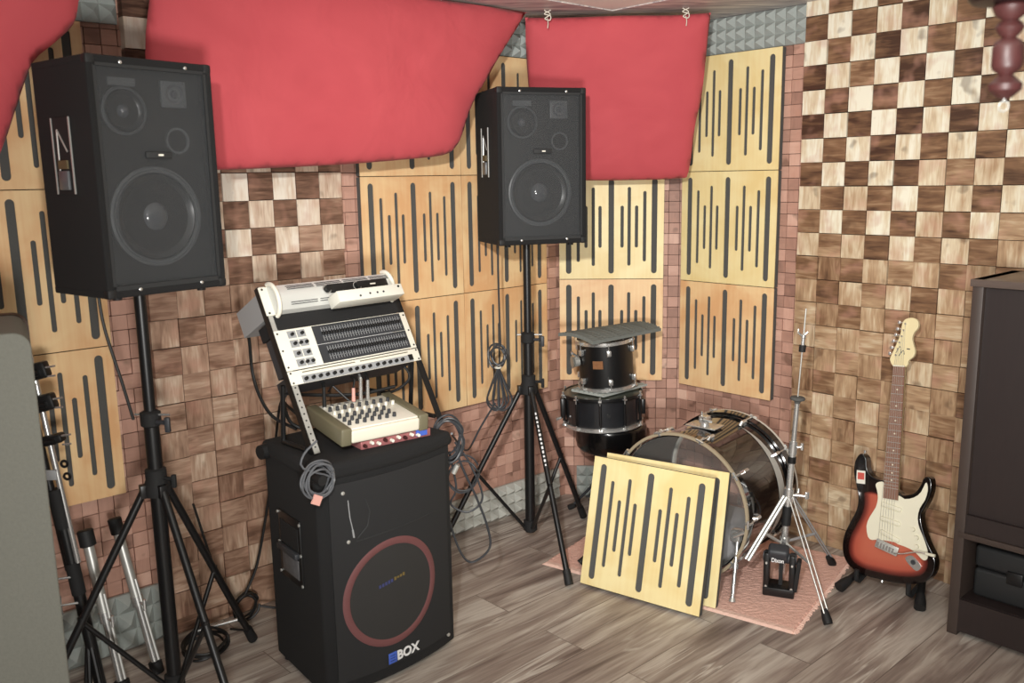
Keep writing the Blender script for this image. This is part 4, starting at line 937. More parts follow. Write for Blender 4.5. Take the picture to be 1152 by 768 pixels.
# ------------------------------------------------------------------ drum stack: throne, snare, tom
tx, ty = 0.432, 4.00
th_ = thing('drum_throne', 'black vinyl drum throne under the stacked snare and tom', 'drum throne', (tx+0.012, ty, 0))
m = MB(); out = []
for k in range(40):
    a = 2*PI*k/40; r = 0.152+0.02*max(0, math.cos(a-0.15))**3
    out.append((r*math.cos(a)*1.02, r*math.sin(a)*0.92))
n = len(out); rings = []
for sc_, z in ((0.72, 0.318), (0.88, 0.328), (0.97, 0.345), (1.0, 0.37), (1.0, 0.425), (0.98, 0.44), (0.9, 0.449), (0.4, 0.45)):
    rings.append([m.bm.verts.new((x*sc_, y*sc_, z)) for x, y in out])
for a_, c_ in zip(rings, rings[1:]):
    for k in range(n): m.bm.faces.new((a_[k], a_[(k+1) % n], c_[(k+1) % n], c_[k]))
m.bm.faces.new(rings[0][::-1]); m.bm.faces.new(rings[-1]); m.build('seat', M_VINYL, th_, ang=60)
m = MB(); m.cyl((0, 0, 0.05), (0, 0, 0.32), 0.011); m.build('post', M_CHROME, th_)
m = MB(); m.cyl((0, 0, 0.2), (0, 0, 0.235), 0.018); m.build('post_collar', M_CHROME, th_)
for k, az_ in enumerate((155, 270, 30)):
    a = math.radians(az_); e = Vector((0.19*math.cos(a), 0.19*math.sin(a), 0.014))
    m = MB(); m.cyl((0.012*math.cos(a), 0.012*math.sin(a), 0.215), e, 0.007, seg=10); m.cyl((0, 0, 0.07), e*0.6+Vector((0, 0, 0.07)), 0.005, seg=8); l = m.build('leg', M_DGREY, th_)
    m = MB(); m.cyl(e-Vector((0.02*math.cos(a), 0.02*math.sin(a), -0.012)), e+Vector((0.012*math.cos(a), 0.012*math.sin(a), -0.006)), 0.012, 0.014); m.build('rubber_foot', M_RUBBER, l)
def lug(m, R, a, z, l, r=0.006):
    c, s = math.cos(a), math.sin(a); m.tube([(R*c, R*s, z-l/2), ((R+.010)*c, (R+.010)*s, z-l/2+0.004), ((R+.010)*c, (R+.010)*s, z+l/2-0.004), (R*c, R*s, z+l/2)], r, 8)
SZ = 0.452
sn_ = thing('snare_drum', 'wide black snare drum stacked between the throne and the tom', 'snare drum', (tx-0.018, ty, SZ), rot=Matrix.Rotation(math.radians(-1.5), 3, 'Y'))
R = 0.172; hS = 0.150
m = MB(); m.lathe([(R, 0.008), (R, hS-0.008)], 56, None, True, True); m.build('shell', simple('marbled_black', lin(34, 35, 38), 0.3, noise=0.5, nscale=18, coat=0.5), sn_)
for z, mt in ((0.0, M_CHROME), (hS-0.016, M_DRUMM)):
    m = MB(); m.lathe([(R+0.001, z), (R+0.010, z), (R+0.010, z+0.004), (R+0.006, z+0.006), (R+0.006, z+0.016), (R+0.011, z+0.018), (R+0.001, z+0.018)], 56); m.build('hoop', mt, sn_)
m = MB(); m.lathe([(R, hS-0.001), (R-0.012, hS+0.001), (0.001, hS+0.001)], 56); m.build('batter_head', simple('smoky_head', lin(70, 74, 66), 0.3), sn_)
for k in range(10):
    a = 2*PI*k/10+0.16
    m = MB(); lug(m, R, a, hS/2, 0.105, 0.0065); m.build('lug', M_DRUMM, sn_)
    m = MB(); c, s = math.cos(a), math.sin(a)
    for z0, z1 in ((0.004, 0.03), (hS-0.04, hS+0.004)): m.cyl(((R+.012)*c, (R+.012)*s, z0), ((R+.012)*c, (R+.012)*s, z1), 0.003, seg=8)
    m.cyl(((R+.012)*c, (R+.012)*s, hS+0.002), ((R+.012)*c, (R+.012)*s, hS+0.012), 0.005, seg=8)
    m.box(((R+.013)*c, (R+.013)*s, hS-0.005), (0.014, 0.014, 0.007), rot=Matrix.Rotation(a, 3, 'Z')); m.box(((R+.013)*c, (R+.013)*s, 0.006), (0.014, 0.014, 0.007), rot=Matrix.Rotation(a, 3, 'Z')); m.build('tension_rod', M_CHROME, sn_)
m = MB(); m.box((-R-0.012, -0.02, 0.085), (0.022, 0.045, 0.09), bev=0.005); so_ = m.build('strainer', M_DRUMM, sn_)
m = MB(); m.cyl((-R-0.02, -0.03, 0.04), (-R-0.045, -0.04, 0.035), 0.006, 0.008, seg=10); m.build('strainer_lever', M_CHROME, so_)
m = MB(); m.cyl((0.01, -R+0.003, 0.075), (0.01, -R-0.004, 0.075), 0.009, seg=14); m.build('air_vent', M_BLACK, sn_)
m = MB(); m.box((R+0.010, -0.03, 0.08), (0.018, 0.04, 0.07), bev=0.004); m.build('butt_plate', M_DRUMM, sn_)
# scalloped foam ring pieces on the snare
TZ = SZ+hS+0.030
def foam_sheet(name, corners, thick, amp, nu, nv, mat, label, waves=10):
    """corners p00,p10,p11,p01 ; bilinear sheet with egg-crate underside and scalloped rim"""
    P = [Vector(c) for c in corners]; bm = bmesh.new(); top = []; bot = []
    for i in range(nu+1):
        rt, rb = [], []
        for j in range(nv+1):
            u, v = i/nu, j/nv
            p = P[0]*(1-u)*(1-v)+P[1]*u*(1-v)+P[2]*u*v+P[3]*(1-u)*v
            w_ = math.sin(2*PI*waves*u)*math.sin(2*PI*waves*0.6*v+1)
            p = p+Vector((0, 0, -0.06*((2*u-1)**2)*SAG))
            rt.append(bm.verts.new(p+Vector((0, 0, thick/2+amp*w_)))); rb.append(bm.verts.new(p-Vector((0, 0, thick/2))))
        top.append(rt); bot.append(rb)
    for i in range(nu):
        for j in range(nv):
            bm.faces.new((top[i][j], top[i+1][j], top[i+1][j+1], top[i][j+1])); bm.faces.new((bot[i][j], bot[i][j+1], bot[i+1][j+1], bot[i+1][j]))
    for i in range(nu):
        bm.faces.new((top[i][0], bot[i][0], bot[i+1][0], top[i+1][0])); bm.faces.new((top[i][nv], top[i+1][nv], bot[i+1][nv], bot[i][nv]))
    for j in range(nv):
        bm.faces.new((top[0][j], top[0][j+1], bot[0][j+1], bot[0][j])); bm.faces.new((top[nu][j], bot[nu][j], bot[nu][j+1], top[nu][j+1]))
    m = MB.__new__(MB); m.bm = bm; return tag(m.build(name, mat, ang=35), label, 'foam sheet')
SAG = 0.0
foam_sheet('foam_sheet', [(tx-0.165, ty-0.03, SZ+hS+0.012), (tx-0.03, ty-0.155, SZ+hS+0.012), (tx+0.19, ty+0.03, SZ+hS+0.018), (tx+0.0, ty+0.155, SZ+hS+0.018)], 0.010, 0.004, 30, 18, M_FOAM, 'small wavy grey foam piece between the snare and the tom', 7)
to_ = thing('tom_drum', 'small black tom drum with chrome lugs standing on the snare', 'tom drum', (tx+0.002, ty+0.0, TZ-0.002), rot=Matrix.Rotation(math.radians(-4), 3, 'Y') @ Matrix.Rotation(math.radians(2), 3, 'X'))
R = 0.124; hT = 0.225
m = MB(); m.lathe([(R, 0.01), (R, hT-0.01)], 48, None, True, True); m.build('shell', M_DRUMM, to_)
for z in (0.0, hT-0.016):
    m = MB(); m.lathe([(R+0.001, z), (R+0.009, z), (R+0.009, z+0.003), (R+0.006, z+0.005), (R+0.006, z+0.014), (R+0.010, z+0.016), (R+0.001, z+0.016)], 48); m.build('hoop', M_CHROME, to_)
for k in range(6):
    a = 2*PI*k/6-PI/2+0.03
    for z in (0.045, hT-0.048):
        m = MB(); c, s = math.cos(a), math.sin(a); m.box(((R+.009)*c, (R+.009)*s, z), (0.02, 0.022, 0.028), rot=Matrix.Rotation(a, 3, 'Z'), bev=0.005)
        e = (0.004 if z < 0.1 else hT+0.002); m.cyl(((R+.012)*c, (R+.012)*s, z), ((R+.012)*c, (R+.012)*s, e), 0.0028, seg=8)
        m.box(((R+.013)*c, (R+.013)*s, 0.008 if z < 0.1 else hT-0.006), (0.013, 0.016, 0.008), rot=Matrix.Rotation(a, 3, 'Z')); m.build('lug', M_CHROME, to_)
m = MB(); m.cyl((-R+0.0, -0.03, 0.13), (-R-0.022, -0.036, 0.13), 0.022, 0.024, seg=20); m.cyl((-R-0.022, -0.036, 0.13), (-R-0.032, -0.038, 0.13), 0.016, 0.03, seg=20); bk = m.build('mount_bracket', M_STEEL, to_)
m = MB(); m.cyl((-R-0.005, -0.04, 0.155), (-R-0.03, -0.05, 0.175), 0.005, seg=8); m.tube([(-R-0.03, -0.06, 0.175), (-R-0.03, -0.04, 0.178)], 0.005, 8); m.build('wing_bolt', M_CHROME, bk)
m = MB(); bd = -PI/2-0.38
for k in range(5): pass
m.box(((R+0.0015)*math.cos(bd), (R+0.0015)*math.sin(bd), 0.125), (0.003, 0.046, 0.036), rot=Matrix.Rotation(bd, 3, 'Z')); m.build('badge', M_COPPER, to_)
SAG = 0.25
zt = TZ+hT+0.014
foam_sheet('foam_sheet', [(tx-0.225, ty-0.07, zt+0.022), (tx-0.085, ty-0.20, zt+0.006), (tx+0.245, ty-0.005, zt+0.028), (tx+0.12, ty+0.14, zt+0.03)], 0.014, 0.004, 60, 26, M_FOAM_D, 'large dark grey wavy foam sheet lying on top of the tom', 12)

# ------------------------------------------------------------------ bass drum (axis along the room diagonal)
bax = math.radians(49); BD = Vector((math.cos(bax), math.sin(bax), 0)); BC = Vector((0.638, 3.301, 0.0)); R = 0.278; LD = 0.42
bd_ = thing('bass_drum', 'black bass drum lying on its side behind the leaning panels, with a pale front hoop', 'bass drum', (BC.x, BC.y, 0.012), 0)
_bl = BD.to_track_quat('Z', 'Y').to_matrix().transposed() @ Vector((math.sin(bax), -math.cos(bax), 0)); _bu = BD.to_track_quat('Z', 'Y').to_matrix().transposed() @ Vector((0, 0, 1))
BAND_A = math.atan2(_bl.y, _bl.x); BAND_S = 1 if (Vector((_bl.x, _bl.y)).cross(Vector((_bu.x, _bu.y)))) > 0 else -1
QB = Matrix.Translation((0, 0, R+0.016)) @ (BD.to_track_quat('Z', 'Y').to_matrix().to_4x4())
m = MB(); m.lathe([(R-0.006, 0.03), (R, 0.03), (R, LD-0.03), (R-0.006, LD-0.03)], 72, QB); m.build('shell', M_DRUM, bd_)
m = MB(); m.lathe([(R-0.007, 0.032), (R-0.007, LD-0.032)], 72, QB); m.build('shell_lining', simple('shell_inside', lin(60, 48, 40), 0.6), bd_)
m = MB(); m.lathe([(R+0.004, -0.006), (R+0.015, -0.006), (R+0.015, 0.004), (R+0.004, 0.004), (R+0.004, -0.006)], 72, QB); m.build('hoop_inlay', M_HOOPW, bd_)
m = MB(); m.lathe([(R+0.004, 0.004), (R+0.014, 0.004), (R+0.014, 0.036), (R+0.004, 0.036), (R+0.004, 0.004)], 72, QB); m.build('hoop', M_DRUM, bd_)
m = MB(); m.lathe([(R+0.004, LD-0.036), (R+0.014, LD-0.036), (R+0.016, LD+0.0), (R+0.004, LD+0.0), (R+0.004, LD-0.036)], 72, QB); m.build('hoop', M_DRUM, bd_)
m = MB(); m.lathe([(R+0.005, LD-0.0), (R+0.016, LD), (R+0.016, LD+0.014), (R-0.01, LD+0.014), (R-0.01, LD), (R+0.005, LD)], 72, QB); m.build('pale_hoop', M_WHITEHOOP, bd_)
m = MB(); m.lathe([(R-0.003, 0.003), (0.001, 0.003)], 72, QB); m.build('clear_head', M_HEAD, bd_)
m = MB(); m.lathe([(R-0.008, LD-0.004), (0.001, LD-0.004)], 72, QB); m.build('clear_head', M_HEAD, bd_)
m = MB(); st_ = []
for k in range(41):
    a = BAND_S*(PI*0.72*(k/40)-PI*0.36+0.1); wd = 0.05*max(0.02, math.sin(PI*k/40))
    st_.append([m.bm.verts.new(QB @ Vector(((R+0.0012)*math.cos(a+BAND_A), (R+0.0012)*math.sin(a+BAND_A), zz))) for zz in (LD-0.105-wd/2, LD-0.105+wd/2)])
for a_, c_ in zip(st_, st_[1:]): m.bm.faces.new((a_[0], c_[0], c_[1], a_[1]))
m.build('painted_reflection', simple('pale_reflection', lin(186, 186, 180), 0.4), bd_)  # pale tapered strip paints a reflection onto the black shell
for k in range(10):
    a = 2*PI*k/10+math.atan2(_bu.y, _bu.x)+PI/10; c, s = math.cos(a), math.sin(a)
    for zz, s2 in ((0.075, -1), (LD-0.075, 1)):
        g = MB(); q = QB @ Matrix.Rotation(a, 4, 'Z')
        g.tube([q @ Vector((R, 0, zz-0.02)), q @ Vector((R+0.014, 0, zz-0.014)), q @ Vector((R+0.014, 0, zz+0.014)), q @ Vector((R, 0, zz+0.02))], 0.008, 8)
        e = 0.0 if s2 < 0 else LD
        g.cyl(q @ Vector((R+0.018, 0, zz)), q @ Vector((R+0.018, 0, e)), 0.003, seg=8)
        g.tube([q @ Vector((R+0.004, 0, e+0.006*s2)), q @ Vector((R+0.018, 0, e+0.010*s2)), q @ Vector((R+0.024, 0, e-0.012*s2))], 0.005, 8)
        g.tube([q @ Vector((R+0.018, -0.016, e+0.014*s2)), q @ Vector((R+0.018, 0.016, e+0.014*s2))], 0.0045, 8)
        g.build('tension_claw', M_CHROME, bd_)
# tom mount on top, inside pillow, spurs
q = QB
topv = Vector((0, 0, R+0.016+R)); mp_ = Vector((BD.x*0.19, BD.y*0.19, topv.z))
g = MB(); g.box(mp_+Vector((0, 0, 0.004)), (0.13, 0.085, 0.006), rot=Matrix.Rotation(bax-PI/2, 3, 'Z'), bev=0.002); g.cyl(mp_, mp_+Vector((0, 0, 0.035)), 0.018, seg=18); g.box(mp_+Vector((0, 0, 0.03)), (0.04, 0.035, 0.028), rot=Matrix.Rotation(bax, 3, 'Z'), bev=0.004); mo = g.build('tom_mount', M_CHROME, bd_)
g = MB(); g.cyl(mp_+Vector((0.0, -0.02, 0.03)), mp_+Vector((0.0, -0.045, 0.035)), 0.005); g.tube([mp_+Vector((-0.018, -0.045, 0.04)), mp_+Vector((0.018, -0.045, 0.03))], 0.006, 8); g.cyl(mp_+Vector((-.012, 0, .04)), mp_+Vector((-.012, 0, .062)), 0.004); g.build('wing_bolt', M_CHROME, mo)
g = MB(); g.box((BD.x*0.24+0.06, BD.y*0.24-0.05, 0.13), (0.26, 0.24, 0.17), rot=Matrix.Rotation(bax, 3, 'Z'), bev=0.06, seg=5); g.build('damping_pillow', simple('grey_blanket', lin(150, 148, 150), 0.95, noise=0.1, nscale=20), bd_)
# chrome spur at the near right side
sp0 = Vector((0.835, 3.165, 0.235))-Vector((BC.x, BC.y, 0.012)); sp1 = Vector((0.800, 3.085, 0.012))-Vector((BC.x, BC.y, 0.012))
g = MB(); g.cyl(sp0, sp1, 0.0075, seg=12); g.cyl(sp0.lerp(sp1, 0.42), sp0.lerp(sp1, 0.5), 0.012, seg=12); s1_ = g.build('spur', M_CHROME, bd_)
g = MB(); g.cyl(sp1+(sp0-sp1)*0.06, sp1, 0.009, 0.013, seg=12); g.build('spur_tip', M_STEEL, s1_)
g = MB(); g.box(sp0+Vector((0.0, 0.012, 0.0)), (0.045, 0.05, 0.05), rot=Matrix.Rotation(-0.7, 3, 'Z'), bev=0.012); g.cyl(sp0+Vector((-0.02, -0.02, 0.01)), sp0+Vector((0.015, -0.045, 0.035)), 0.009, seg=12); g.build('spur_bracket', M_CHROME, s1_)
sq0 = Vector((-0.26*math.cos(bax-PI/2)+0.05*BD.x, -0.26*math.sin(bax-PI/2)+0.05*BD.y, 0.20)); sq1 = Vector((0.262, 3.44, 0.014))-Vector((BC.x, BC.y, 0.012))
g = MB(); g.cyl(sq0, sq1, 0.0075, seg=12); s2_ = g.build('spur', M_CHROME, bd_)
g = MB(); g.cyl(sq1+(sq0-sq1)*0.12, sq1, 0.010, 0.014, seg=12); g.build('spur_tip', M_RUBBER, s2_)

# ------------------------------------------------------------------ rug
rg0 = Vector((0.109, 3.462, 0)); ru = Vector((0.957-0.109, 2.857-3.462, 0)); rl_ = ru.length; ru.normalize(); rv = Vector((-ru.y, ru.x, 0))
bm = bmesh.new(); rr_ = random.Random(6); nu, nv = 96, 72; D_ = 0.74; grid = []
for i in range(nu+1):
    row = []
    for j in range(nv+1):
        u = rl_*i/nu; v = D_*j/nv; fr = 0
        if i in (0, nu): u += (0.008 if i else -0.004)*rr_.uniform(-1, 1)
        z = 0.007+0.0022*rr_.random() if 0 < i < nu and 0 < j < nv else 0.001
        row.append(bm.verts.new((u, v, z)))
    grid.append(row)
for i in range(nu):
    for j in range(nv): f_ = bm.faces.new((grid[i][j], grid[i+1][j], grid[i+1][j+1], grid[i][j+1])); f_.material_index = 1 if j < 3 else 0
m = MB.__new__(MB); m.bm = bm
rug = m.build('rug', M_RUG, ang=0); rug.data.materials.append(M_RUG_E); rug.location = rg0; rug.rotation_euler = (0, 0, math.atan2(ru.y, ru.x))
tag(rug, 'salmon pink woven rug under the bass drum and leaning panels', 'rug')
fr = MB()
for k in range(70):
    y = D_*(k+0.5)/70; fr.tube([(rl_-0.003, y, 0.004), (rl_+0.006+0.008*rr_.random(), y+0.004*rr_.uniform(-1, 1), 0.003)], 0.004, 5)
f = fr.build('fringe', M_RUG_E, rug)

# ------------------------------------------------------------------ hi-hat stand
HB = Vector((1.018, 3.22, 0.0)); HT = Vector((1.073, 3.22, 1.09)); hd_ = (HT-HB)/1.09
hp = lambda z: hd_*z
hh = thing('hihat_stand', 'chrome hi-hat stand with folded double-braced legs, right of the bass drum', 'hi-hat stand', HB)
g = MB(); g.cyl(hp(0.06), hp(0.56), 0.0125, seg=18); g.build('lower_tube', M_CHROME, hh)
g = MB(); g.cyl(hp(0.54), hp(0.735), 0.0095, seg=18); g.build('upper_tube', M_CHROME, hh)
g = MB(); g.cyl(hp(0.73), hp(1.085), 0.0028, seg=10); rod = g.build('pull_rod', M_STEEL, hh)
q = hd_.to_track_quat('Z', 'Y').to_matrix().to_4x4(); q.translation = hp(0.742)
g = MB(); g.lathe([(0.010, -0.012), (0.012, -0.004), (0.026, 0.002), (0.027, 0.008), (0.024, 0.013), (0.006, 0.014)], 28, q, True, True); g.build('cymbal_seat', M_FELT, hh)
q2 = q.copy(); q2.translation = hp(0.955)
g = MB(); g.lathe([(0.009, -0.03), (0.011, -0.028), (0.011, -0.008), (0.007, -0.006), (0.007, 0.02), (0.009, 0.022), (0.009, 0.034), (0.004, 0.036)], 18, q2, True, True); g.tube([hp(0.985)+Vector((-0.006, 0, 0)), hp(0.99)+Vector((-0.022, -0.002, 0.008)), hp(1.0)+Vector((-0.02, 0, 0.01))], 0.004, 8); g.tube([hp(0.985), hp(0.995)+Vector((0.014, -0.002, 0.004))], 0.004, 8); cl_ = g.build('clutch', M_CHROME, hh)
g = MB(); g.cyl(hp(0.925), hp(0.95), 0.0125, seg=16); g.build('clutch_felt', M_RUBBER, cl_)
g = MB(); g.cyl(hp(0.535), hp(0.585), 0.016, 0.015, seg=16); g.cyl(hp(0.56), hp(0.56)+Vector((0.03, -0.01, 0.005)), 0.005); g.tube([hp(0.565)+Vector((0.03, -0.01, 0.015)), hp(0.565)+Vector((0.03, -0.01, -0.012))], 0.006, 8); g.build('height_joint', M_CHROME, hh)
g = MB(); g.cyl(hp(0.50), hp(0.525), 0.0155, seg=16); g.build('memory_ring', M_DRUMM, hh)
g = MB(); g.cyl(hp(0.345), hp(0.40), 0.019, seg=18); g.cyl(hp(0.375), hp(0.375)+Vector((0.055, -0.02, 0.0)), 0.006); g.box(hp(0.375)+Vector((0.062, -0.022, 0.003)), (0.016, 0.01, 0.03), bev=0.004); g.build('leg_collar', M_CHROME, hh)
g = MB(); g.cyl(hp(0.255), hp(0.33), 0.0175, seg=18); g.build('rubber_sleeve', M_RUBBER, hh)
g = MB(); g.cyl(hp(0.165), hp(0.205), 0.019, seg=18); g.build('lower_collar', M_CHROME, hh)
for foot, mt in (((0.868, 3.150, 0.135), 'L'), ((1.095, 2.915, 0.014), 'F'), ((1.282, 3.398, 0.014), 'R')):
    e = Vector(foot)-HB; dh = Vector((e.x, e.y, 0)).normalized(); sd_ = Vector((-dh.y, dh.x, 0))
    a = hp(0.37)+dh*0.016; mid = a.lerp(e, 0.55)
    g = MB()
    for s_ in (-1, 1):
        g.tube([a+sd_*0.008*s_, e+sd_*0.008*s_+Vector((0, 0, 0.012))], 0.0032 if mt != 'L' else 0.0062, 8)
    g.tube([mid, hp(0.185)+dh*0.016], 0.0058, 8)
    lg_ = g.build('leg', M_STEEL if mt == 'L' else (M_CHROME if mt == 'F' else M_GREYMET), hh)
    d = (e-a).normalized()
    if mt == 'L': continue
    g = MB(); g.tube([e-d*0.045, e-d*0.01, e+d*0.006], [0.012, 0.017, 0.016], 12); g.build('rubber_foot', M_RUBBER, lg_)
# pedal
PD = Vector((1.0, 3.03, 0.0))
def_p = (0.965, 3.035)
pd_ = thing('drum_pedal', 'black drum pedal frame with two uprights standing on the rug before the hi-hat stand', 'drum pedal', (0.990, 3.145, 0.010), math.radians(-22))
for x in (-0.046, 0.046):
    g = MB(); g.box((x, 0, 0.07), (0.022, 0.045, 0.13), bev=0.005); up_ = g.build('upright', M_BLACK, pd_)
    g = MB(); g.cyl((x, -0.023, 0.028), (x, -0.026, 0.028), 0.005, seg=10); g.cyl((x, -0.023, 0.105), (x, -0.026, 0.105), 0.004, seg=10); g.build('bolt', M_STEEL, up_)
g = MB(); g.box((0, 0, 0.014), (0.114, 0.06, 0.028), bev=0.004); g.box((0, 0.04, 0.008), (0.09, 0.10, 0.014), bev=0.003); g.build('base_plate', M_BLACK, pd_)
g = MB(); g.box((-0.006, 0.0, 0.135), (0.075, 0.05, 0.042), rot=Matrix.Rotation(0.35, 3, 'X'), bev=0.012, seg=4); g.cyl((-0.06, 0, 0.12), (0.06, 0, 0.12), 0.016, seg=16); cm = g.build('cam_housing', M_DGREY, pd_)
g = MB(); g.box((0.004, 0.012, 0.07), (0.014, 0.01, 0.09)); g.build('drive_strap', M_RUBBER, pd_)
g = MB(); g.box((0.064, 0.0, 0.07), (0.016, 0.05, 0.10), rot=Matrix.Rotation(0.12, 3, 'Y'), bev=0.005); g.build('foot_board', M_BLACKM, pd_)
me = text_mesh('Dixon', 0.018, 0.0006, 0.0004); me.transform(XZ); o = link('printed_logo', me, M_WHITETXT, pd_, ang=0); o.location = (-0.006, -0.0285, 0.118); o.rotation_euler = (-0.1, 0, 0)

pd_.scale = (1.0, 1.0, 1.22)
# ------------------------------------------------------------------ guitar and stand
GB = Vector((1.369, 3.141, 0.075)); GR = Matrix.Rotation(AZ_C, 3, 'Z') @ Matrix.Rotation(-math.radians(10.67), 3, 'X')
gt = thing('electric_guitar', 'sunburst electric guitar with a white pickguard leaning on its stand by the tiled wall', 'electric guitar', GB, rot=GR)
BODY = [(-0.14, 0.439), (-0.119, 0.424), (-0.111, 0.39), (-0.094, 0.367), (-0.065, 0.357), (-0.034, 0.356), (-0.02, 0.34), (0.018, 0.33), (0.034, 0.321), (0.054, 0.325), (0.081, 0.343), (0.097, 0.377), (0.102, 0.4), (0.114, 0.409), (0.129, 0.402), (0.136, 0.37), (0.133, 0.335), (0.122, 0.297), (0.113, 0.269), (0.119, 0.237), (0.136, 0.198), (0.158, 0.162), (0.178, 0.134), (0.188, 0.103), (0.184, 0.067), (0.164, 0.035), (0.125, 0.012), (0.059, -0.006), (-0.011, -0.013), (-0.074, -0.015), (-0.123, 0.001), (-0.152, 0.033), (-0.163, 0.076), (-0.16, 0.123), (-0.144, 0.173), (-0.128, 0.223), (-0.128, 0.268), (-0.141, 0.31), (-0.157, 0.352), (-0.162, 0.396), (-0.154, 0.425)]
GUARD = [(-0.067, 0.336), (-0.055, 0.349), (-0.035, 0.35), (-0.031, 0.310), (0.028, 0.316), (0.048, 0.309), (0.08, 0.323), (0.102, 0.348), (0.113, 0.385), (0.120, 0.382), (0.125, 0.359), (0.120, 0.323), (0.106, 0.289), (0.104, 0.25), (0.115, 0.219), (0.133, 0.19), (0.149, 0.16), (0.158, 0.137), (0.158, 0.116), (0.149, 0.108), (0.136, 0.112), (0.108, 0.13), (0.073, 0.137), (0.047, 0.138), (0.032, 0.142), (-0.028, 0.134), (-0.049, 0.126), (-0.067, 0.133), (-0.079, 0.173), (-0.071, 0.211), (-0.054, 0.251), (-0.051, 0.288), (-0.059, 0.317)]
HEADP = [(-0.061, 0.788), (-0.08, 0.808), (-0.079, 0.826), (-0.067, 0.866), (-0.056, 0.91), (-0.055, 0.948), (-0.047, 0.967), (-0.027, 0.976), (-0.007, 0.974), (0.004, 0.962), (0.005, 0.941), (-0.006, 0.923), (-0.01, 0.901), (-0.002, 0.878), (0.007, 0.855), (0.004, 0.834), (-0.011, 0.818), (-0.017, 0.794)]
bo = smooth_closed(BODY, 3)
# body as insets so the sunburst can follow the edge
pts = [Vector(p[:2]) for p in bo]; nb = len(pts); st = 0.012
xx = -0.17
while xx < 0.2:
    yy = -0.02
    while yy < 0.45:
        if inside((xx, yy), bo) and edist((xx, yy), bo) > 0.006: pts.append(Vector((xx, yy)))
        yy += st
    xx += st
vo, eo, fo, *_ = delaunay_2d_cdt(pts, [(i, (i+1) % nb) for i in range(nb)], [list(range(nb))], 1, 1e-5)
V = [(p.x, -0.0, p.y) for p in vo] + [(p.x, 0.042, p.y) for p in vo]; n0 = len(vo)
Fs = [tuple(f) for f in fo] + [tuple(i+n0 for i in reversed(f)) for f in fo]
ec = {}
for f in fo:
    for i in range(len(f)):
        e = (f[i], f[(i+1) % len(f)]); ec[e] = 1
for (a, b_) in list(ec):
    if (b_, a) not in ec: Fs.append((b_, a, a+n0, b_+n0))
me = bpy.data.meshes.new('body'); me.from_pydata(V, [], Fs)
at = me.attributes.new('edge', 'FLOAT', 'POINT')
bias = lambda p: 1.0
vals = []
for p in vo:
    d_ = edist((p.x, p.y), bo); top_w = 0.5 if p.y > 0.30 else 1.0
    vals.append(min(1, d_/0.085)*top_w)
at.data.foreach_set('value', vals+[0.0]*n0)
bmx = bmesh.new(); bmx.from_mesh(me); bmesh.ops.recalc_face_normals(bmx, faces=bmx.faces); bmx.to_mesh(me); bmx.free()
link('body', me, M_BURST, gt, ang=35, bevel=0.004)
g = MB(); g.prism(smooth_closed(GUARD, 2), -0.0035, -0.0005, lambda x, y, d: Vector((x, d, y))); g.build('pickguard', M_CREAMG, gt, bevel=0.0008)
nd = Vector((-0.039-0.0, 0.0, 0.791-0.309)).normalized(); nx_ = Vector((nd.z, 0, -nd.x))
nb0 = Vector((-0.001, 0, 0.309)); 
def nk(s, w_, y): return nb0+nd*s+nx_*w_+Vector((0, y, 0))
Ln = 0.484
g = MB()
for side_ in ((-0.016, -0.006),):
    pass
bmn = g.bm; vsn = [[bmn.verts.new(nk(s, w_, y)) for w_, y in ((-wd, -0.008), (wd, -0.008), (wd*.8, 0.012), (0, 0.017), (-wd*.8, 0.012))] for s, wd in ((-0.0, 0.027), (Ln, 0.0215))]
for k in range(5): bmn.faces.new((vsn[0][k], vsn[0][(k+1) % 5], vsn[1][(k+1) % 5], vsn[1][k]))
bmn.faces.new(vsn[0][::-1]); bmn.faces.new(vsn[1]); nko = g.build('neck', M_MAPLE, gt)
g = MB(); vsn = [[g.bm.verts.new(nk(s, w_, y)) for w_, y in ((-wd, -0.0125), (wd, -0.0125), (wd, -0.0078), (-wd, -0.0078))] for s, wd in ((-0.012, 0.0275), (Ln, 0.0215))]
for k in range(4): g.bm.faces.new((vsn[0][k], vsn[0][(k+1) % 4], vsn[1][(k+1) % 4], vsn[1][k]))
g.bm.faces.new(vsn[0][::-1]); g.bm.faces.new(vsn[1]); g.build('fretboard', M_FRET, gt)
scl = 0.648; nut = Ln
for k in range(1, 22):
    s = nut-(scl-scl/2**(k/12))
    if s < -0.008: break
    w_ = 0.0215+(0.006)*(1-s/Ln)
    g = MB(); g.tube([nk(s, -w_, -0.013), nk(s, w_, -0.013)], 0.0011, 6); g.build('fret', M_STEEL, nko)
for k in (3, 5, 7, 9, 12, 15, 17, 19):
    s = (2*nut-(scl-scl/2**(k/12))-(scl-scl/2**((k-1)/12)))/2
    g = MB(); g.cyl(nk(s, 0, -0.0124), nk(s, 0, -0.0133), 0.003, seg=10); g.build('fret_dot', M_CREAMG, nko)
g = MB(); g.box(nk(Ln+0.002, 0, -0.012), (0.043, 0.006, 0.005), rot=Matrix.Rotation(-math.atan2(nd.x, nd.z)*-1, 3, 'Y')); g.build('nut', M_CREAMG, nko)
g = MB(); g.prism(smooth_closed(HEADP, 3), -0.004, 0.010, lambda x, y, d: Vector((x, d, y))); hdo = g.build('headstock', simple('pale_maple', lin(228, 214, 170), 0.35), gt, bevel=0.001)
g = MB(); g.tube(spline([(-0.062, -0.0046, 0.84), (-0.05, -0.0046, 0.865), (-0.044, -0.0046, 0.845), (-0.05, -0.0046, 0.83), (-0.036, -0.0046, 0.852), (-0.03, -0.0046, 0.838)], 5), 0.0012, 5); g.box((-0.018, -0.0044, 0.86), (0.012, 0.0006, 0.004)); g.build('headstock_script', M_DGREY, hdo)
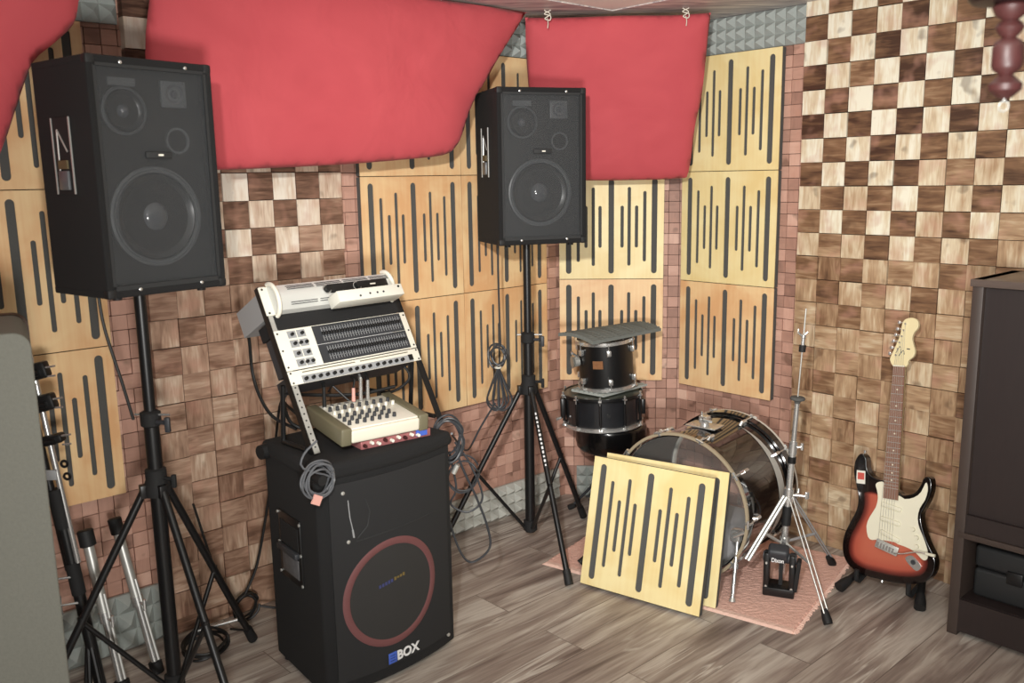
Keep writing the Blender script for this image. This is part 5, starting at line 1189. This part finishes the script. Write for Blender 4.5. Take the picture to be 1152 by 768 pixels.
TUN = [(-0.063, 0.955), (-0.066, 0.93), (-0.07, 0.907), (-0.075, 0.883), (-0.078, 0.858), (-0.082, 0.835)]
posts = []
for x, z in TUN:
    g = MB(); g.tube([(x+0.018, 0.006, z), (x-0.004, 0.006, z)], 0.003, 8); g.box((x-0.008, 0.006, z), (0.010, 0.006, 0.013), bev=0.002); g.cyl((x+0.024, -0.004, z-0.003), (x+0.024, -0.014, z-0.003), 0.0032, seg=10); g.build('tuning_peg', M_CHROME, hdo); posts.append((x+0.024, -0.011, z-0.003))
g = MB(); g.box((0.012, -0.009, 0.117), (0.086, 0.010, 0.034), rot=Matrix.Rotation(0.15, 3, 'Y'), bev=0.002); br_ = g.build('bridge', M_STEEL, gt)
for k in range(6):
    g = MB(); g.box((-0.020+k*0.0115, -0.0155, 0.120-k*0.0017), (0.008, 0.004, 0.018), rot=Matrix.Rotation(0.15, 3, 'Y')); g.build('saddle', M_CHROME, br_)
for k in range(6):
    p0 = Vector((-0.020+k*0.0105, -0.017, 0.125-k*0.0015)); p1 = nk(Ln+0.002, -0.0165+k*0.0066, -0.0165); p2 = Vector(posts[5-k])
    g = MB(); g.tube([p0, p1, p2], 0.0005, 4); g.build('string', M_STEEL, gt)
for s, a in ((0.268, -0.0), (0.215, 0), (0.160, 0.16)):
    c_ = Vector((0.004 if s > .25 else (0.008 if s > .2 else 0.014), -0.006, s)); g = MB(); g.box(c_, (0.078, 0.006, 0.017), rot=Matrix.Rotation(a+0.08, 3, 'Y'), bev=0.005, seg=3); g.build('pickup', M_CREAMG, gt)
for x, z in ((0.095, 0.208), (0.112, 0.182), (0.117, 0.15)):
    g = MB(); g.cyl((x, -0.003, z), (x, -0.013, z), 0.0085, 0.007, seg=18); g.build('control_knob', M_CREAMG, gt)
g = MB(); jp = [(-0.014, -0.030), (0.012, -0.026), (0.017, 0.0), (0.012, 0.027), (-0.010, 0.030), (-0.017, 0.004)]; ja = math.radians(48)
g.prism([(0.113+x*math.cos(ja)+y*math.sin(ja)*1, 0.088-x*math.sin(ja)*-0.0+y*-math.cos(ja)*0.9+x*math.sin(ja)) for x, y in smooth_closed(jp, 3)], -0.004, 0.0, lambda x, y, d: Vector((x, d, y))); jo = g.build('jack_plate', M_CHROME, gt)
g = MB(); g.cyl((0.112, -0.0035, 0.09), (0.112, -0.006, 0.09), 0.009, seg=16); g.build('jack_hole', M_DGREY, jo)
g = MB(); g.tube(spline([(0.045, -0.02, 0.105), (0.08, -0.03, 0.115), (0.13, -0.034, 0.137), (0.165, -0.034, 0.141)], 5), 0.0025, 8); wa = g.build('tremolo_arm', M_CHROME, gt)
g = MB(); g.tube([(0.162, -0.034, 0.141), (0.195, -0.034, 0.142)], [0.005, 0.006], 10); g.build('arm_tip', M_CREAMG, wa)
g = MB(); g.box((-0.128, -0.0008, 0.350), (0.034, 0.0012, 0.050), rot=Matrix.Rotation(-0.12, 3, 'Y')); stk = g.build('sticker', M_WHITE, gt)
g = MB(); g.box((-0.128, -0.0017, 0.354), (0.026, 0.0006, 0.026), rot=Matrix.Rotation(-0.12, 3, 'Y')); g.build('sticker_print', simple('red_print', lin(196, 84, 74), 0.6), stk)
for p in ((-0.136, 0.02, 0.44), (0.0, 0.02, -0.012)):
    g = MB(); d_ = 0.012 if p[2] > 0.1 else -0.012; g.cyl(p, (p[0], p[1], p[2]+d_), 0.004, 0.006, seg=12); g.build('strap_button', M_CHROME, gt)
# guitar stand (A-frame)
gs = thing('guitar_stand', 'black A-frame guitar stand holding the sunburst guitar', 'guitar stand', (GB.x, GB.y, 0), AZ_C)
for s_ in (-1, 1):
    ft = Vector((-0.118, -0.075, 0.02)) if s_ < 0 else Vector((0.160, -0.020, 0.02))
    sh = Vector((-0.080, 0.085, 0.075)) if s_ < 0 else Vector((0.118, 0.085, 0.085))
    g = MB(); g.tube([(s_*0.012+0.02, 0.13, 0.34), (s_*0.05+0.02, 0.09, 0.18), sh+Vector((0, 0.04, 0.0)), sh, ft], [0.011, 0.012, 0.014, 0.015, 0.013], 10); l_ = g.build('leg', M_BLACK, gs)
    g = MB(); d = (ft-sh).normalized(); g.tube([ft-d*0.05, ft-d*0.02, ft+d*0.008], [0.016, 0.020, 0.021], 12); g.build('rubber_foot', M_RUBBER, l_)
    g = MB(); g.tube([sh+Vector((0, 0.0, -0.02)), sh+Vector((0, -0.09, -0.043)), sh+Vector((0.0, -0.112, -0.030)), sh+Vector((0, -0.112, 0.010))], 0.009, 10); g.build('support_arm', M_BLACKM, gs)
g = MB(); g.tube([(0.02, 0.13, 0.35), (0.02, 0.19, 0.16), (0.02, 0.21, 0.014)], 0.011, 8); g.build('rear_leg', M_BLACK, gs)

# ------------------------------------------------------------------ dark cabinet at the right
cbn = thing('cabinet', 'tall dark wood cabinet at the right edge with an open lower bay', 'cabinet', (1.487, 2.861, 0), AZ_C)
CW, CD, CH = 0.78, 0.345, 1.226
for x, nm in ((0.017, 0), (CW-0.017, 1)):
    g = MB(); g.box((x, CD/2, CH/2), (0.034, CD, CH), bev=0.002); g.build('side_panel', M_CABE if nm == 0 else M_CABW, cbn)
g = MB(); g.box((CW/2, CD/2-0.002, CH-0.012), (CW+0.012, CD+0.01, 0.024), bev=0.003); g.build('top_panel', simple('cabinet_top_reflection', lin(96, 84, 78), 0.3), cbn)  # top coloured lighter than the veneer to paint in its grey reflection
g = MB(); g.box((CW/2, 0.03, (0.385+CH-0.024)/2), (CW-0.07, 0.02, CH-0.024-0.385-0.002)); g.build('door', M_CABW, cbn)
g = MB(); g.box((CW/2, 0.014, 0.405), (CW-0.068, 0.02, 0.06)); g.build('rail', M_CABW, cbn)
g = MB(); g.box((CW/2, CD/2, 0.365), (CW-0.066, CD-0.02, 0.022)); g.box((CW/2, 0.003, 0.362), (CW-0.03, 0.012, 0.02), bev=0.002); g.build('shelf', M_CABE, cbn)
g = MB(); g.box((CW/2, CD-0.008, 0.23), (CW-0.07, 0.012, 0.42)); g.build('back_panel', M_BLACKM, cbn)
g = MB(); g.box((CW/2, CD/2, 0.125), (CW-0.066, CD-0.02, 0.018)); g.build('shelf', M_CABW, cbn)
g = MB(); g.box((CW/2, 0.010, 0.075), (CW-0.066, 0.018, 0.115)); g.build('plinth', M_CABW, cbn)
M_CASE = simple('black_case', lin(38, 39, 40), 0.5)
cs = thing('equipment_case', 'black plastic equipment case inside the open bay of the dark cabinet', 'case', (1.487+0.05*math.cos(AZ_C)-0.05*math.sin(AZ_C), 2.861+0.05*math.sin(AZ_C)+0.05*math.cos(AZ_C), 0.134), AZ_C)
g = MB(); g.box((0.225, 0.125, 0.05), (0.45, 0.22, 0.10), bev=0.012, seg=3); g.build('case_base', M_CASE, cs)
g = MB(); g.box((0.225, 0.125, 0.143), (0.452, 0.222, 0.078), bev=0.014, seg=3); g.build('case_lid', M_CASE, cs)
for x in (0.13, 0.34):
    g = MB(); g.box((x, 0.012, 0.10), (0.05, 0.012, 0.045), bev=0.004); g.build('latch', M_BLACK, cs)
g = MB(); g.box((0.225, 0.008, 0.075), (0.12, 0.014, 0.018), bev=0.006); g.build('carry_handle', M_BLACK, cs)

# ------------------------------------------------------------------ left edge: grey cabinet and leaned stands
gc = thing('grey_cabinet', 'tall grey painted cabinet with a rounded top corner at the left picture edge', 'cabinet', (-1.038, 1.90, 0), math.radians(29.5))
Wg, Hg, Dg = 0.55, 1.262, 0.34; rc = 0.035
o_ = [(0.0, 0.0)] + [(-rc+rc*math.cos(a), Hg-rc+rc*math.sin(a)) for a in [PI/2*k/8 for k in range(9)]] + [(-Wg+rc-rc*math.sin(a), Hg-rc+rc*math.cos(a)) for a in [PI/2*k/8 for k in range(9)]] + [(-Wg, 0.0)]
g = MB(); g.prism(o_, 0.0, Dg, lambda x, y, d: Vector((x, d, y))); g.build('body', M_GREYBOX, gc, bevel=0.004)
g = MB(); g.prism([(x*1.0+(0.004 if x > -0.1 else -0.004), y+0.003) for x, y in o_], Dg-0.03, Dg+0.002, lambda x, y, d: Vector((x, d, max(0, y)))); g.build('edge_strip', M_BROWNEDGE, gc)
# black folded microphone stand with clamps
def L2W(base, top): return Vector(base), Vector(top)
ms0, ms1 = Vector((-1.255, 2.478, 0.02)), Vector((-1.392, 2.50, 1.10))
mic = thing('folded_stand', 'black folded microphone stand with clamps leaning behind the grey cabinet', 'microphone stand', ms0)
dm = ms1-ms0
g = MB(); g.cyl(dm*0.0, dm*0.60, 0.017, seg=14); g.build('lower_tube', M_BLACK, mic)
g = MB(); g.cyl(dm*0.42+Vector((0.018, 0, 0)), dm*1.0+Vector((0.018, 0, 0)), 0.0085, seg=14); g.build('boom_tube', M_CHROME, mic)
g = MB(); g.cyl(dm*0.40+Vector((-0.012, 0, 0)), dm*0.99+Vector((-0.012, 0, 0)), 0.012, seg=14); g.build('upper_tube', M_BLACK, mic)
for k, f_ in enumerate((0.955, 0.87, 0.77)):
    c_ = dm*f_+Vector((0.030, -0.01, 0))
    g = MB(); g.box(c_, (0.075, 0.035, 0.048 if k < 2 else 0.028), rot=Matrix.Rotation(-0.25, 3, 'Y'), bev=0.008); g.cyl(c_+Vector((0.02, -0.02, 0)), c_+Vector((-0.04, -0.02, -0.01)), 0.009, seg=10); cc = g.build('clamp', M_BLACK, mic)
    g = MB(); g.tube([c_+Vector((0.035, -0.01, 0.014)), c_+Vector((0.062, -0.01, 0.018))], 0.003, 6); g.tube([c_+Vector((0.035, -0.01, -0.012)), c_+Vector((0.060, -0.01, -0.010))], 0.003, 6); g.build('clamp_wire', M_CHROME, cc)
for f_, in ((0.91,), (0.675,)):
    g = MB(); c_ = dm*f_+Vector((0.008, -0.018, 0)); g.box(c_, (0.036, 0.008, 0.030), bev=0.002); g.build('grey_clip', M_GREYMET, mic)
for f_ in (0.70, 0.665):
    g = MB(); c_ = dm*f_+Vector((0.045, 0, 0)); g.ring(c_, (0, 1, 0), 0.009, 0.004, 16, 6); g.build('hook', M_BLACK, mic)
g = MB(); g.cyl(dm*0.52, dm*0.63, 0.021, 0.023, seg=16); g.build('tube_collar', M_BLACKM, mic)
g = MB(); g.cyl(dm*0.33, dm*0.42, 0.020, seg=16); g.build('tube_collar', M_BLACKM, mic)
for f_, s_ in ((0.385, -1), (0.31, -1)):
    g = MB(); c_ = dm*f_; g.tube([c_+Vector((0, -0.015, 0)), c_+Vector((-0.045, -0.03, 0))], 0.004, 8); g.tube([c_+Vector((-0.045, -0.03, 0.03)), c_+Vector((-0.045, -0.03, -0.03))], 0.004, 8); g.build('wing_bolt', M_CHROME, mic)
for az_ in (200, 250, 300):
    g = MB(); a = math.radians(az_); g.tube([dm*0.22, dm*0.02+Vector((0.05*math.cos(a), 0.05*math.sin(a), -0.01))], 0.007, 8); g.build('leg', M_BLACK, mic)
def chrome_leg(base, top, cap_r, label):
    b0_, t0_ = Vector(base), Vector(top); t = thing('folded_cymbal_stand', label, 'cymbal stand', b0_); d = t0_-b0_
    g = MB(); g.cyl(d*0.03, d*0.93, 0.0125, seg=16); g.build('tube', M_CHROME, t)
    g = MB(); g.cyl(d*0.45, d*0.93, 0.0155, seg=16); g.build('outer_tube', M_STEEL, t)
    g = MB(); g.tube([d*0.90, d*0.905, d*0.995, d*1.0], [cap_r*0.8, cap_r, cap_r, cap_r*0.85], 18); g.build('rubber_cap', M_RUBBER, t)
    g = MB(); g.tube([d*0.0, d*0.005, d*0.075, d*0.08], [cap_r*0.8, cap_r, cap_r, cap_r*0.85], 18); g.build('rubber_cap', M_RUBBER, t)
    g = MB(); g.cyl(d*0.44, d*0.50, 0.019, seg=16); g.cyl(d*0.47, d*0.47+Vector((0.035, -0.03, 0)), 0.005); g.tube([d*0.47+Vector((0.035, -0.03, 0.018)), d*0.47+Vector((0.035, -0.03, -0.018))], 0.005, 8); g.build('clamp', M_CHROME, t)
    g = MB(); g.tube([d*0.62+Vector((0.018, -0.01, 0)), d*0.10+Vector((0.020, -0.01, 0))], 0.005, 8); g.build('brace', M_STEEL, t)
chrome_leg((-1.222, 2.535, 0.02), (-1.322, 2.60, 0.53), 0.024, 'chrome stand tube with a black rubber cap, next to the black microphone stand')
chrome_leg((-1.165, 2.66, 0.012), (-1.285, 2.72, 0.52), 0.021, 'chrome stand tube with a black rubber cap, nearest the left speaker stand')

# ------------------------------------------------------------------ turned wooden finial of the ceiling lamp, upper right
fn = thing('pendant_lamp_finial', 'turned red wooden pendant with a small ring, hanging at the upper right', 'hanging lamp part', (0.700, 1.30, 1.668))
g = MB(); g.lathe([(0.0005, 0.0), (0.010, 0.002), (0.021, 0.012), (0.022, 0.020), (0.014, 0.028), (0.009, 0.033), (0.018, 0.040), (0.020, 0.046), (0.020, 0.070), (0.017, 0.078), (0.009, 0.083), (0.015, 0.089), (0.019, 0.096), (0.015, 0.103), (0.010, 0.106), (0.020, 0.114), (0.024, 0.124), (0.018, 0.132), (0.011, 0.136), (0.016, 0.16), (0.012, 0.22), (0.016, 0.3), (0.010, 0.40), (0.010, 0.571)], 32); g.build('turned_stem', M_CHERRY, fn)
g = MB(); g.lathe([(0.014, 0.128), (0.05, 0.131), (0.056, 0.137), (0.05, 0.144), (0.014, 0.15)], 36); g.build('collar_disc', simple('dark_stained_wood', lin(28, 16, 16), 0.4), fn)
g = MB(); g.ring((0.0, 0, -0.010), (0, 1, 0.3), 0.007, 0.0011, 24, 6); g.cyl((0, 0, -0.003), (0, 0, 0.002), 0.0015, seg=8); g.build('metal_ring', M_STEEL, fn)

# repeats share a group phrase
GROUPS = {'sound_absorber': 'slotted wooden acoustic panels', 'acoustic_foam': 'grey foam strips along floor and ceiling', 'fabric_banner': 'red cloth banners under the ceiling',
          'loudspeaker': 'black loudspeakers on tripod stands', 'speaker_stand': 'black tripod speaker stands', 'rope_knot': 'white ropes tying the smaller banner',
          'cable_coil': 'coiled cables', 'audio_cable': 'cables at the mixer', 'audio_plug': 'plugs standing in the mixer', 'hanging_cable': 'cables hanging beside the stage speaker',
          'foam_sheet': 'wavy foam sheets on the drums', 'folded_cymbal_stand': 'folded chrome stands at the left wall', 'speaker_cable': 'loudspeaker cables', 'floor_cable': 'black cables at the left wall'}
for o in bpy.context.scene.objects:
    if o.parent is None and 'category' in o:
        k = o.name.split('.')[0]
        if k in GROUPS: o['group'] = GROUPS[k]
